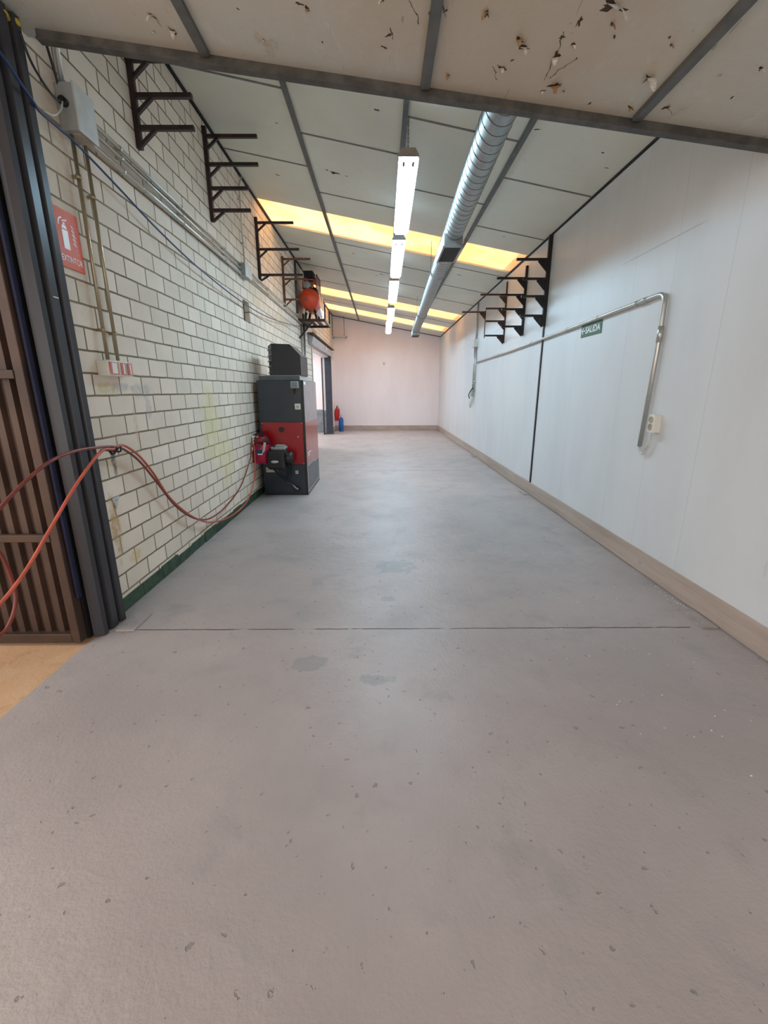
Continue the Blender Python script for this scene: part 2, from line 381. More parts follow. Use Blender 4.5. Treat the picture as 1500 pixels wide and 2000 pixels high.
FLRPLATE = paint('painted_plate', (166, 158, 155), .45, 0, .08); LABELP = paint('paper_label', (190, 188, 176), .6); BADGE = paint('silver_badge', (200, 202, 206), .25, .6, .03); FILM = m_plastic(); HOUSING = paint('lamp_housing', (150, 140, 128), .5, 0, .08); LAMPGREY = paint('lamp_housing_grey', (176, 178, 184), .5, 0, .05)
CAVITY = paint('raw_block', (98, 86, 58), .95, 0, .35, 16)

# ------------------------------------------------------------------ structure
struct('floor', MB().box((XL, YB, -0.12), (XR + .1, YF + .2, 0)), FLOOR, 'grey painted concrete floor of the long bay', 'floor')
g = MB().box((-9, -9, -0.13), (XL, 10.9, -0.006)); struct('ground', g, GROUND, 'bare orange tinted concrete outside the gate', 'ground')

def holed_wall(x0, x1, ys, zs, holes):
    m = MB()
    ny, nzz = len(ys) - 1, len(zs) - 1
    solid = lambda i, j: 0 <= i < ny and 0 <= j < nzz and (i, j) not in holes
    for i in range(ny):
        for j in range(nzz):
            if not solid(i, j): continue
            a, b, c, d = ys[i], ys[i + 1], zs[j], zs[j + 1]
            m.add([(x1, a, c), (x1, b, c), (x1, b, d), (x1, a, d)], [[0, 1, 2, 3]]); m.add([(x0, a, c), (x0, b, c), (x0, b, d), (x0, a, d)], [[3, 2, 1, 0]])
            for (di, dj, q) in ((-1, 0, [(x0, a, c), (x1, a, c), (x1, a, d), (x0, a, d)]), (1, 0, [(x0, b, c), (x1, b, c), (x1, b, d), (x0, b, d)]), (0, -1, [(x0, a, c), (x1, a, c), (x1, b, c), (x0, b, c)]), (0, 1, [(x0, a, d), (x1, a, d), (x1, b, d), (x0, b, d)])):
                if not solid(i + di, j + dj): m.add(q, [[0, 1, 2, 3]])
    return m
wl = holed_wall(XL - .2, XL, [2.72, 6.27, 6.57, 12.05, 15.75, YF + .2], [0, 2.40, 2.60, 2.665, 4.35], {(1, 1), (1, 2), (3, 0), (3, 1)})
WL = struct('wall_left', wl, BRICK, 'pale lime brick wall with brown mortar', 'wall')
cav = MB().box((XL - .19, 6.25, 2.38), (XL - .07, 6.59, 2.68)); obj('brick_cavity', cav, CAVITY, WL)
struct('wall_left_rear', MB().box((XL, 15.86, 0), (XL + .012, YF, 2.57)), WHITE2, 'white painted strip of wall beyond the doorway', 'wall')
struct('wall_right', MB().box((XR, YB, 0), (XR + .12, YF + .2, 3.62)), WHITE, 'long smooth white panelled wall', 'wall')
wf = MB().prism([(XL, 0), (XR, 0), (XR, cz(XR) + .05), (XL, cz(XL) + .05)], 'y', YF, YF + .2)
struct('wall_far', wf, WHITE2, 'plain white end wall', 'wall')
wfr = MB().prism([(XL - .2, nz(XL - .2) + .02), (XR, nz(XR) + .02), (XR, cz(XR) + .03), (XL - .2, cz(XL - .2) + .03)], 'y', YP + .05, YP + .12)
struct('wall_front', wfr, WHITE2, 'bulkhead above the portal beam', 'wall')

# rear roof: panels, joint strips, skylights
def slab(m, x0, x1, y0, y1, zf, th):
    m.add([(x0, y0, zf(x0)), (x1, y0, zf(x1)), (x1, y1, zf(x1)), (x0, y1, zf(x0)), (x0, y0, zf(x0) + th), (x1, y0, zf(x1) + th), (x1, y1, zf(x1) + th), (x0, y1, zf(x0) + th)],
          [[0, 1, 2, 3], [7, 6, 5, 4], [0, 4, 5, 1], [1, 5, 6, 2], [2, 6, 7, 3], [3, 7, 4, 0]])
CX = [XL - .2, -0.82, 0.215, 1.24, XR + .1]
SKYS = [(7.30, 8.29), (12.68, 13.75), (15.10, 16.20)]
A = [4.595, 5.95]; Bq = [5.25, 6.61]
JA = A + [9.24, 10.56, 11.9, 14.5]; JB = Bq + [8.6, 9.95, 11.29, 14.2]
roof = MB(); joints = []
for ci in range(4):
    x0, x1 = CX[ci], CX[ci + 1]; ys = [YP + .02]
    js = (JA if ci in (0, 2) else JB)
    spans = []; cur = YP + .02
    for (a, b) in SKYS + [(YF + .2, None)]:
        ins = [j for j in js if cur + .1 < j < a - .1]; e = [cur] + ins + [a]
        for p, q in zip(e[:-1], e[1:]): spans.append((p, q))
        joints += [(ci, j) for j in ins]
        cur = b
    for p, q in spans: slab(roof, x0, x1, p, q, cz, 0.05)
ROOF = struct('ceiling', roof, CEIL, 'sloping roof of stained pale insulation panels', 'ceiling')
for ci, j in joints:
    m = MB(); slab(m, max(CX[ci], XL) + .02, min(CX[ci + 1], XR) - .02, j - .011, j + .011, lambda x: cz(x) - .005, .006); obj('joint_strip', m, JOINT, ROOF)
for k, (a, b) in enumerate(SKYS):
    m = MB()
    for ci in range(4): slab(m, CX[ci], CX[ci + 1], a, b, lambda x: cz(x) + .022, .004)
    struct('window_%d' % (k + 1), m, SKY, ('first', 'second', 'third')[k] + ' glowing translucent skylight strip counted from the gate', 'skylight')
for k, x in enumerate(CX[1:4]):
    m = MB(); zf = lambda q: cz(x)
    m.box((x - .022, YP + .06, cz(x) - .03), (x + .022, YF, cz(x) + .02), .003)
    struct('trim_%d' % (k + 1), m, TBAR, ('left', 'middle', 'right')[k] + ' long grey tee bar under the rear roof', 'roof bar')
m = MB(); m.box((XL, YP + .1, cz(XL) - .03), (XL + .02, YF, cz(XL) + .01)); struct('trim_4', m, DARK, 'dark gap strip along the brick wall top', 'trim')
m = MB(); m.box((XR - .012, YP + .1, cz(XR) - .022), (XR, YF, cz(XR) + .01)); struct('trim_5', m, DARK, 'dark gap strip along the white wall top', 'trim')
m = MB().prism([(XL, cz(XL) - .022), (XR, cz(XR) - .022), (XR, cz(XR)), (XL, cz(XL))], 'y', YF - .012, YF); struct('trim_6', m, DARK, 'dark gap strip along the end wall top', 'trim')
struct('trim_7', MB().box((XR - .014, 6.335, .18), (XR, 6.375, cz(XR))), BLACKR, 'dark vertical joint strip in the white wall', 'trim')

# front ceiling and portal beam
CN = [XL - .16, -0.885, 0.23, 1.345, XR + .02]
m = MB()
for a, b in zip(CN[:-1], CN[1:]): slab(m, a, b, YB, YP + .06, nz, .06)
NC = struct('ceiling_front', m, NCEIL, 'low torn and stained insulation panels above the portal', 'ceiling')
for k, x in enumerate(CN[1:4]):
    m = MB().box((x - .024, YB, nz(x) - .022), (x + .024, YP - .03, nz(x) + .02), .003)
    struct('trim_%d' % (8 + k), m, TBAR, ('left', 'middle', 'right')[k] + ' grey tee bar between the torn front panels', 'roof bar')
BX = XL + .09
bp = [(BX, nz(BX) - .040), (XR, nz(XR) - .040), (XR, nz(XR) + .02), (BX, nz(BX) + .02)]
bm_ = MB().prism(bp, 'y', YP - .015, YP + .015)
fl = [(BX, nz(BX) - .046), (XR, nz(XR) - .046), (XR, nz(XR) - .038), (BX, nz(BX) - .038)]
bm_.prism(fl, 'y', YP - .024, YP + .024)
struct('trim_11', bm_, BEAM, 'grimy grey portal beam crossing under the ceiling', 'beam')

# torn facing of the front ceiling: dark holes with foil tongues
def tear(px, py, size, foil, ang, zf, parent, matd=HOLE):
    c = Vector((px, py, 0)); n = 13; ring = []; el = random.uniform(.9, 1.9); size *= 1.0
    for k in range(n):
        t = 2 * math.pi * k / n; r = size * random.choice((.25, .4, .55, .8, 1.0, 1.1))
        u, v = r * el * math.cos(t), r * .7 * math.sin(t)
        x = px + u * math.cos(ang) - v * math.sin(ang); y = py + u * math.sin(ang) + v * math.cos(ang)
        ring.append((x, y, zf(x) - .0012))
    m = MB(); m.add(ring + [(x, y, z + .004) for x, y, z in ring], [list(range(n))] + [[i, (i + 1) % n, n + (i + 1) % n, n + i] for i in range(n)])
    obj('torn_hole', m, matd, parent)
    if foil:
        L = size * random.uniform(2.4, 3.4); w = size * .75; seg = 6; vs = []; d = random.uniform(-2.2, -.9)
        for i in range(seg + 1):
            s = i / seg; off = L * (s - .35 * s * s); dz = L * .75 * s ** 1.5 + .003 * (i % 2)
            ww = w * (1 - .75 * s) * (1 + .2 * random.uniform(-1, 1))
            bx, by = px + off * math.cos(d), py + off * math.sin(d)
            for sg in (-1, 1): vs.append((bx - sg * ww * math.sin(d), by + sg * ww * math.cos(d), zf(bx) - .003 - dz))
        fs = [[2 * i, 2 * i + 1, 2 * i + 3, 2 * i + 2] for i in range(seg)]
        mm = MB().add(vs, fs); mm.add([(x, y, z + .0012) for x, y, z in vs], [f[::-1] for f in fs])
        obj('foil_tongue', mm, foil, parent)
NH = [(-1.054, 2.562, .02, FOIL), (-1.095, 2.66, .006, FOIL), (-0.996, 2.641, .022, FOIL), (-0.342, 2.366, .012, None), (-0.313, 2.387, .012, TAN), (0.006, 2.285, .012, FOIL), (0.209, 2.315, .009, None), (0.436, 2.267, .022, TAN), (0.607, 2.374, .022, TAN), (0.63, 2.413, .022, FOIL), (0.791, 2.442, .026, FOIL), (0.775, 2.326, .014, None), (0.808, 2.239, .018, None), (0.899, 2.148, .040, FOIL), (0.837, 2.357, .014, FOIL), (0.909, 2.643, .009, FOIL), (0.859, 2.616, .030, TAN), (0.576, 2.553, .017, FOIL), (0.335, 2.658, .014, TAN), (1.239, 2.478, .036, FOIL), (1.278, 2.69, .014, TAN), (1.433, 2.649, .016, TAN), (1.19, 2.244, .009, None), (1.218, 2.279, .01, TAN), (1.65, 2.329, .011, FOIL), (1.673, 2.517, .008, None), (0.98, 2.285, .011, None), (0.813, 2.665, .009, FOIL), (1.068, 2.706, .009, None), (-0.271, 2.565, .006, None), (0.04, 2.458, .014, None), (0.018, 2.538, .010, None), (-0.555, 2.606, .006, FOIL), (-0.625, 2.445, .008, None), (0.939, 2.227, .012, TAN), (0.609, 2.496, .008, None), (0.27, 2.29, .008, FOIL)]
for (x, y, s, fo) in NH: tear(x, y, s, fo, random.uniform(0, math.pi), nz, NC)
CRACKS = [[(0.123, 2.266), (0.153, 2.325), (0.169, 2.388)], [(0.253, 2.244), (0.281, 2.337)], [(0.766, 2.297), (0.781, 2.358), (0.784, 2.441), (0.787, 2.512), (0.793, 2.61)], [(0.881, 2.421), (0.859, 2.473), (0.834, 2.51), (0.811, 2.588)], [(0.537, 2.552), (0.556, 2.594), (0.574, 2.646)], [(0.039, 2.415), (0.062, 2.497)]]
for cr_ in CRACKS:
    m = MB(); q = []
    for a, b in zip(cr_[:-1], cr_[1:]):
        for k in range(5): q.append((a[0] + (b[0] - a[0]) * k / 5 + random.uniform(-.006, .006), a[1] + (b[1] - a[1]) * k / 5))
    w_ = [random.uniform(.0006, .0028) for _ in q]
    vs = []
    for (x_, y_), w in zip(q, w_): vs += [(x_ - w, y_, nz(x_) - .0012), (x_ + w, y_, nz(x_) - .0012)]
    m.add(vs, [[2 * i, 2 * i + 1, 2 * i + 3, 2 * i + 2] for i in range(len(q) - 1)])
    m.add([(x_, y_, z_ + .002) for x_, y_, z_ in vs], [[2 * i, 2 * i + 2, 2 * i + 3, 2 * i + 1] for i in range(len(q) - 1)])
    obj('crack', m, HOLE, NC)
for (x, y, s) in [(-0.036, 4.607, .035), (-0.529, 5.974, .05), (-1.024, 5.171, .014), (-1.278, 6.368, .02), (1.317, 4.377, .018), (1.932, 4.486, .016), (2.08, 4.693, .014), (-0.512, 9.062, .03), (0.009, 10.159, .035), (-0.1, 10.331, .025), (1.696, 6.78, .02), (1.462, 9.033, .03), (-0.62, 5.95, .022), (-0.40, 5.99, .018)]: tear(x, y, s, None, random.uniform(-.4, .4), cz, ROOF, DARK)

# baseboards
struct('baseboard_right', MB().box((XR - .016, YB, .012), (XR, YF, .185), .002), WOOD, 'greyed wood laminate skirting under the white wall', 'baseboard')
struct('baseboard_far', MB().box((XL + .012, YF - .016, .012), (XR - .016, YF, .185), .002), WOOD, 'greyed wood laminate skirting under the end wall', 'baseboard')
struct('baseboard_left_rear', MB().box((XL + .012, 15.86, .012), (XL + .028, YF - .016, .185), .002), WOOD, 'short laminate skirting beyond the doorway', 'baseboard')
bl = MB(); yy = 2.74
while yy < 12.0:
    L = min(random.uniform(.28, .32), 12.03 - yy); h = random.uniform(.083, .108); bl.box((XL, yy, 0), (XL + random.uniform(.008, .014), yy + L - .003, h), .003); yy += L
struct('baseboard_left', bl, GREEN, 'dark green painted foot course of the brick wall', 'baseboard')

# neighbouring room seen through the sliding door
struct('floor_annex', MB().box((-6.0, 10.9, -.12), (XL - .001, 16.8, -.001)), FLOOR, 'floor of the room beyond the doorway', 'floor')
ax = MB(); ax.box((-6, 16.5, .833), (XL - .2, 16.65, 3.3)); ax.box((-6.15, 10.9, 0), (-6, 16.65, 3.3)); ax.box((-6, 10.75, 0), (XL - .2, 10.9, 3.3))
struct('wall_annex', ax, WHITE2, 'white wall of the room beyond the doorway', 'wall')
struct('wall_annex_dado', MB().box((-6, 16.49, 0), (XL - .2, 16.65, .833)), paint('grey_dado', (128, 136, 142), .45), 'grey painted dado in the room beyond', 'wall')
struct('ceiling_annex', MB().box((-6.15, 10.75, 3.0), (XL - .2, 16.65, 3.1)), WHITE2, 'ceiling of the room beyond the doorway', 'ceiling')

# ------------------------------------------------------------------ sliding door
t = thing('door_column', 'broad black steel column at the far side of the doorway', 'column', (XL, 15.78, 0))
obj('column_shaft', MB().box((-1.945, 15.71, .012), (-1.725, 15.745, 2.64), .003), SLATE, t)
obj('return_flange', MB().box((-1.735, 15.745, .012), (-1.725, 15.86, 2.64), .002), SLATE, t)
obj('base_plate', MB().box((-1.96, 15.66, 0), (-1.71, 15.86, .012), .002), GREYBOX, t)
t = thing('door_header', 'grey sheet-metal track cover above the doorway', 'door track', (XL + .05, 14.4, 2.62))
obj('track_cover', MB().prism([(XL, 2.63), (XL + .10, 2.63), (XL + .14, 2.80), (XL, 2.86)], 'y', 11.55, 16.2), paint('header_grey', (176, 172, 172), .45), t)
obj('top_flashing', MB().box((XL, 11.5, 2.861), (XL + .17, 16.3, 2.885)), paint('brown_flashing', (120, 92, 70), .6), t)
obj('light_fitting', MB().box((XL + .12, 14.0, 2.68), (XL + .16, 14.12, 2.74), .005), WPLAST, t)
al = MB(); al.box((XL - .2, 15.738, .833), (XL, 15.75, 2.6)); al.box((XL - .2, 12.05, 2.588), (XL, 15.75, 2.6)); struct('trim_12', al, WHITE2, 'white lining of the doorway head and far reveal', 'door reveal')
struct('trim_13', MB().box((XL - .2, 15.737, 0), (XL, 15.75, .833)), paint('grey_reveal', (128, 136, 142), .45), 'grey lower part of the doorway far reveal', 'door reveal')
t = thing('glazing_post', 'slim black upright standing in the doorway', 'post', (-2.03, 15.7, 0))
obj('upright', MB().box((-2.052, 15.68, 0), (-2.016, 15.72, 2.586), .003), BLACK, t)
obj('foot_plate', MB().prism([(-2.016, .005), (-1.96, .005), (-1.96, .07)], 'y', 15.69, 15.705), BLACK, t)
t = thing('door_jamb', 'pale grey jamb at near side of the doorway', 'door frame', (XL - .1, 12.06, 0))
obj('jamb_lining', MB().box((XL - .2, 12.05, 0), (XL + .02, 12.11, 2.6), .003), GREYBOX, t)

# ------------------------------------------------------------------ gate
t = thing('gate_leaf', 'brown ribbed sheet-metal gate leaf swung open outside the brick wall', 'gate', (-2.6, 2.40, 0))
prof = []
x = -1.875; d = .055; ys = 2.40
m = MB(); pts = []
k = 0
while x > -3.6:
    pts += [(x, ys + .004), (x - .035, ys + .004), (x - .045, ys + .032), (x - .070, ys + .032), (x - .080, ys + .004)]; x -= .080
back = [(p[0], p[1] + .003) for p in pts][::-1]
m.prism(pts + back, 'z', .06, 3.22)
obj('ribbed_sheet', m, GATE, t)
fr = MB(); fr.box((-3.6, ys - .03, .015), (-1.896, ys + .035, .075), .004)
obj('bottom_rail', fr, GATE, t)
obj('side_stile', MB().box((-1.895, ys - .03, .015), (-1.845, ys + .035, 3.22), .004), GATE, t)
for z in (.69, 1.585, 2.45): obj('cross_bar', MB().box((-3.6, ys - .035, z - .022), (-1.895, ys + .0, z + .022), .004), GATE, t)
obj('top_rail', MB().box((-3.6, ys - .03, 3.17), (-1.895, ys + .035, 3.22), .004), GATE, t)
obj('edge_strip', MB().box((-1.838, ys - .0, .3), (-1.824, ys + .03, 2.9)), BLUE, t)

t = thing('gate_post', 'dark anthracite folded sheet-metal gate jamb beside brick wall', 'gate post', (-1.78, 2.58, 0))
poly = [(-1.82, 2.455), (-1.80, 2.460), (-1.764, 2.476), (-1.758, 2.507), (-1.796, 2.528), (-1.798, 2.550), (-1.760, 2.564), (-1.756, 2.613), (-1.792, 2.628), (-1.792, 2.640), (-1.754, 2.653), (-1.749, 2.688), (-1.82, 2.70), (-1.838, 2.6)]
obj('folded_sheet', MB().prism(poly, 'z', 0.005, 3.245), POST, t)
obj('dark_gap_filler', MB().box((-1.92, 2.445, .005), (-1.84, 2.715, 3.24)), DARK, t)  # added dark filler that closes the bright gap between leaf and jamb
mm = MB()
obj('weld_seam', MB().box((-1.761, 2.572, 1.985), (-1.754, 2.610, 1.992)), BADGE, t)
t = thing('foam_filler', 'crumbled yellow foam at top of the dark gate jamb', 'insulation foam', (-1.77, 2.70, 3.2))
fm = MB()
for k in range(12):
    c = Vector((-1.795 + random.uniform(-.03, .05), 2.65 + random.uniform(-.07, .05), 3.222 + random.uniform(-.012, .012))); r = random.uniform(.016, .030)
    fm.lathe([(r * math.sin(a) * random.uniform(.8, 1.2), -r * math.cos(a)) for a in (0.2, .8, 1.4, 2.0, 2.6, 3.0)], c, (random.uniform(-1, 1), random.uniform(-1, 1), 1), 9)
obj('foam_lumps', fm, FOAM, t)

# steel plates on the floor
def floor_plate(x0, y0, x1, y1, lab, th=.012):
    t = thing('floor_plate', lab, 'steel plate', ((x0 + x1) / 2, (y0 + y1) / 2, 0), 'painted base plates on the floor')
    obj('plate', MB().box((x0, y0, 0), (x1, y1, th), .002), FLRPLATE, t)
    for fx, fy in ((.25, .3), (.25, .7)): obj('bolt', MB().cyl((x0 + (x1 - x0) * fx, y0 + (y1 - y0) * fy, th), (x0 + (x1 - x0) * fx, y0 + (y1 - y0) * fy, th + .008), .010, 6), FLRPLATE, t)
floor_plate(-1.73, 2.525, -1.605, 2.76, 'flat grey steel plate on floor beside the gate jamb')
floor_plate(2.085, 2.525, 2.19, 2.78, 'nearest grey base plate under the white wall skirting')
floor_plate(2.105, 6.30, 2.19, 6.56, 'grey base plate under skirting near dark joint strip')
floor_plate(2.10, 10.1, 2.19, 10.4, 'farthest grey base plate under the white wall skirting')

# ------------------------------------------------------------------ signs
t = thing('extinguisher_sign', 'red fire extinguisher sign reading EXTINTOR on the brick wall', 'sign', (XL, 2.87, 2.19))
obj('panel', MB().box((XL + .006, 2.772, 2.19), (XL + .011, 2.976, 2.497), .001), REDSIGN, t)
sx = XL + .0115
obj('lettering', text_mb('EXTINTOR', (sx, 2.782, 2.222), (0, 1, 0), (0, 0, 1), .034, .180, .0008, .012), WSIGN, t)
p = MB(); Lq = lambda pts: [(sx + .0008, 2.772 + a, 2.19 + b) for a, b in pts]
def flat(m, pts): q = Lq(pts); m.add(q, [list(range(len(q)))])
flat(p, [(.048, .10), (.098, .10), (.098, .20), (.048, .20)]); flat(p, [(.050, .206), (.096, .206), (.088, .224), (.058, .224)]); flat(p, [(.066, .226), (.082, .226), (.082, .238), (.066, .238)])
flat(p, [(.060, .240), (.104, .252), (.104, .260), (.060, .246)])
arc = [(.066 + .036 * math.cos(a) - .004, .222 + .040 * math.sin(a)) for a in [math.pi * (.5 + k / 10 * .55) for k in range(11)]]; arc2 = [(.066 + .028 * math.cos(a) - .004, .222 + .032 * math.sin(a)) for a in [math.pi * (.5 + k / 10 * .55) for k in range(11)]]
for k in range(10): flat(p, [arc[k], arc[k + 1], arc2[k + 1], arc2[k]])
obj('pictogram', p, WSIGN, t)
p = MB()
for k in range(5):
    b0 = .09 + k * .022
    for s in range(6):
        f = lambda s, w: (.135 + .036 * (s / 6) + .01 * math.sin(s * 1.0), b0 + .055 - .055 * s / 6 + w)
        flat(p, [f(s, 0), f(s + 1, 0), f(s + 1, .010 * (1 - (s + 1) / 8)), f(s, .010 * (1 - s / 8))])
obj('flame_marks', p, WSIGN, t)

t = thing('exit_sign', 'green exit sign with arrow reading SALIDA on the white wall', 'sign', (XR, 4.92, 2.06))
yl, yr, z0, z1 = 5.15, 4.69, 2.055, 2.180
obj('panel', MB().box((XR - .006, yr, z0), (XR - .002, yl, z1), .001), GRSIGN, t)
obj('lettering', text_mb('SALIDA', (XR - .0065, 5.045, 2.086), (0, -1, 0), (0, 0, 1), .066, .330, .0008, .02), WSIGN, t)
a = MB(); xa = XR - .0075; P3 = lambda pts: [(xa, yl - u, z0 + v) for u, v in pts]
for pts in ([(.015, .062), (.095, .055), (.095, .069)], [(.03, .057), (.100, .057), (.100, .067), (.03, .067)], ):
    q = P3(pts)
    if len(pts) == 4: a.add(q, [[0, 1, 2, 3]])
a.add(P3([(.015, .062), (.045, .095), (.060, .095), (.030, .062)]), [[0, 1, 2, 3]]); a.add(P3([(.015, .062), (.030, .062), (.060, .029), (.045, .029)]), [[0, 1, 2, 3]])
obj('arrow', a, WSIGN, t)

# ------------------------------------------------------------------ racks
def rack_left(Y, zb, zt, arms, mat, lab):
    t = thing('wall_bracket', lab, 'bracket', (XL + .02, Y, zb), 'storage brackets on the brick wall')
    obj('upright', MB().box((XL, Y - .02, zb), (XL + .04, Y + .02, zt), .004), mat, t)
    obj('wall_plate', MB().box((XL, Y - .035, zt - .075), (XL + .008, Y + .035, zt - .005), .002), mat, t)
    for z, tip in arms:
        obj('arm', MB().bar((XL + .04, Y, z), (tip, Y, z), .036, .030, bev=.003), mat, t)
        lo = max(z - .105, zb + .012)
        obj('brace', MB().bar((XL + .035, Y, lo), (XL + .15, Y, z - .012), .026, .022), mat, t)
rack_left(3.89, 3.245, 3.845, [(3.79, -1.38), (3.575, -1.375), (3.378, -1.38)], RACKM, 'dark steel three-arm bracket nearest the gate on the brick wall')
rack_left(5.35, 3.245, 4.10, [(4.015, -1.266), (3.77, -1.274), (3.555, -1.389), (3.353, -1.384)], RACKM, 'dark steel four-arm bracket second from the gate')
rack_left(7.20, 3.07, 3.91, [(3.84, -1.263), (3.498, -1.20), (3.16, -1.16)], RACKM, 'dark brown three-arm bracket just below the first skylight')
rack_left(8.92, 3.02, 3.86, [(3.818, -1.29), (3.489, -1.364), (3.143, -1.37)], OXIDE_SKYLIT, 'skylit-tinted brown three-arm bracket in front of the orange air tank')  # lighter brown than its neighbours: skylight falling on it, put into the colour
def rack_right(Y, zb, zt, arms, mat, lab, w=.05):
    t = thing('wall_bracket', lab, 'bracket', (XR - .03, Y, zb), 'storage brackets on the white wall')
    obj('upright', MB().box((XR - w, Y - .02, zb), (XR, Y + .02, zt), .003), mat, t)
    for z, tip in arms:
        obj('arm', MB().bar((XR - w, Y, z), (tip, Y, z), .036, .028, bev=.003), mat, t)
        g_ = .115
        obj('gusset', MB().prism([(XR - w + .002, z - .012), (XR - w - g_, z - .012), (XR - w - g_, z - .03), (XR - w + .002, z - .15)], 'y', Y - .005, Y + .005), mat, t)
rack_right(6.33, 2.33, 3.42, [(3.139, 1.763), (2.91, 1.864), (2.70, 1.856), (2.463, 1.858)], BLACKR, 'nearest black four-arm bracket, standing on the dark wall joint')
rack_right(7.28, 2.32, 3.30, [(3.13, 1.75), (2.90, 1.81), (2.70, 1.85), (2.454, 1.86)], BLACKR, 'second black four-arm bracket on white wall below skylight edge', .035)
rack_right(8.38, 2.32, 3.32, [(3.117, 1.744), (2.893, 1.85), (2.686, 1.855), (2.447, 1.86)], RACKM, 'third four-arm bracket along the white wall, slim brown upright', .022)
rack_right(10.0, 2.58, 3.13, [(3.094, 1.712)], OXIDE_SKYLIT, 'farthest bracket on the white wall, with one arm only', .012)

# ------------------------------------------------------------------ conduits on the brick wall
def clip(m_, c, ax='z', r=.016): pass
t = thing('junction_box', 'grey square junction box high on the brick wall beside gate', 'junction box', (XL, 3.07, 2.93))
obj('box_body', MB().box((XL, 2.985, 2.935), (XL + .10, 3.16, 3.16), .006), GREYBOX, t)
obj('lid', MB().box((XL + .10, 2.98, 2.93), (XL + .112, 3.165, 3.165), .004), PALE, t)
obj('cable_gland', MB().cyl((XL + .05, 2.985, 3.06), (XL + .05, 2.955, 3.06), .022), BLACK, t)
obj('adhesive_tape', MB().box((XL + .02, 3.02, 2.928), (XL + .09, 3.15, 2.936), .002), paint('masking_tape', (176, 164, 142), .8), t)
t = thing('junction_box', 'grey junction box on the brick wall where three conduits meet', 'junction box', (XL, 6.30, 2.93))
obj('box_body', MB().box((XL, 6.20, 2.925), (XL + .085, 6.46, 3.075), .006), GREYBOX, t)
obj('lid', MB().box((XL + .085, 6.19, 2.92), (XL + .097, 6.47, 3.08), .004), PALE, t)
def conduit(pts, r, mat, lab, clips=(), name='conduit', cat='conduit', axis='y', grp=None):
    L = Vector(pts[0]); t = thing(name, lab, cat, L, grp)
    obj('pipe', MB().tube(bend(pts, .09), r, 12), mat, t)
    for c in clips:
        c = Vector(c); q = MB()
        dx = Vector((0, .012, 0)) if axis == 'y' else Vector((0, 0, .012))
        q.cyl(c - dx, c + dx, r + .005, 14)
        wx = XL if c.x < 0 else XR
        q.box((min(c.x, wx), c.y - .008, c.z - .008), (max(c.x, wx), c.y + .008, c.z + .008))
        obj('clip', q, mat, t)
    return t
px = XL + .035
for z0, z1, r, lab in ((3.105, 3.050, .013, 'upper straight steel conduit between the two wall junction boxes'), (3.052, 2.995, .013, 'middle straight steel conduit between the two wall junction boxes'), (2.972, 2.945, .018, 'lower thicker steel conduit between the two wall junction boxes')):
    conduit([(px, 3.165, z0), (px, 6.195, z1)], r, CONDUIT, lab, [(px, y, z0 + (z1 - z0) * (y - 3.165) / 3.03) for y in (3.55, 4.5, 5.6)])
conduit([(px, 3.025, 2.93), (px, 3.02, 1.70)], .011, BRASSY, 'left vertical steel conduit dropping to the brick wall sockets', [(px, 3.024, z) for z in (2.72, 1.88)], axis='z')
conduit([(px, 3.145, 2.93), (px, 3.135, 1.70)], .011, BRASSY, 'right vertical steel conduit dropping to the brick wall sockets', [(px, 3.143, z) for z in (2.66, 1.87)], axis='z')
conduit([(XL + .03, 3.02, 3.165), (XL + .03, 3.03, 4.15)], .015, CONDUIT, 'grey riser from the gate side junction box up to the roof', [(XL + .03, 3.025, 3.6)], axis='z')
conduit([(XL + .03, 6.40, 3.075), (XL + .03, 6.42, 4.0), (XL + .06, 6.47, 4.12)], .011, CONDUIT, 'thin grey conduit rising from second junction box to the roof', [(XL + .03, 6.41, z) for z in (3.35, 3.85)], axis='z')
for z0, z1, r, lab in ((3.06, 3.045, .013, 'upper conduit running from second junction box toward the doorway'), (2.985, 2.95, .013, 'lower conduit running from second junction box toward the doorway')):
    conduit([(px, 6.47, z0), (px, 10.55, z1)], r, CONDUIT, lab, [(px, y, z0 + (z1 - z0) * (y - 6.47) / 4.08) for y in (7.6, 8.9, 10.1)])
conduit([(px, 10.50, 2.93), (px, 10.50, .35)], .020, CONDUIT, 'grey vertical conduit behind the heater, left of the pair', [(px, 10.5, z) for z in (2.6, 2.0, 1.2)], axis='z')
conduit([(px, 10.86, 2.98), (px, 10.86, .35)], .026, GALV, 'wider grey vertical conduit behind the heater, near the doorway', [(px, 10.86, z) for z in (2.5, 1.9, 1.2)], axis='z')
conduit([(XL + .03, 10.15, 3.1), (XL + .03, 10.15, 4.15)], .022, paint('dark_pipe', (60, 64, 68), .5), 'dark vertical pipe on the brick wall behind the orange tank', [(XL + .03, 10.15, 3.7)], axis='z')

# socket boxes under the two vertical conduits
for y0, y1, lab, n in ((2.945, 3.06, 'single red-white socket box on brick wall nearest the gate', 1), (3.072, 3.225, 'double red-white socket box on the brick wall', 2)):
    t = thing('socket_box', lab, 'socket', (XL, (y0 + y1) / 2, 1.6), 'sockets on the brick wall')
    obj('box_body', MB().box((XL, y0, 1.597), (XL + .075, y1, 1.692), .005), WPLAST, t)
    for k in range(n):
        w = (y1 - y0) / n; ya, yb = y0 + k * w + .012, y0 + (k + 1) * w - .012
        c = obj('socket_cover', MB().box((XL + .075, ya, 1.606), (XL + .083, yb, 1.684), .003), paint('socket_red', (206, 120, 104), .4, 0, .05), t)
        obj('label_stripe', MB().box((XL + .083, ya + .018, 1.612), (XL + .0842, yb - .018, 1.678)), WSIGN, c)
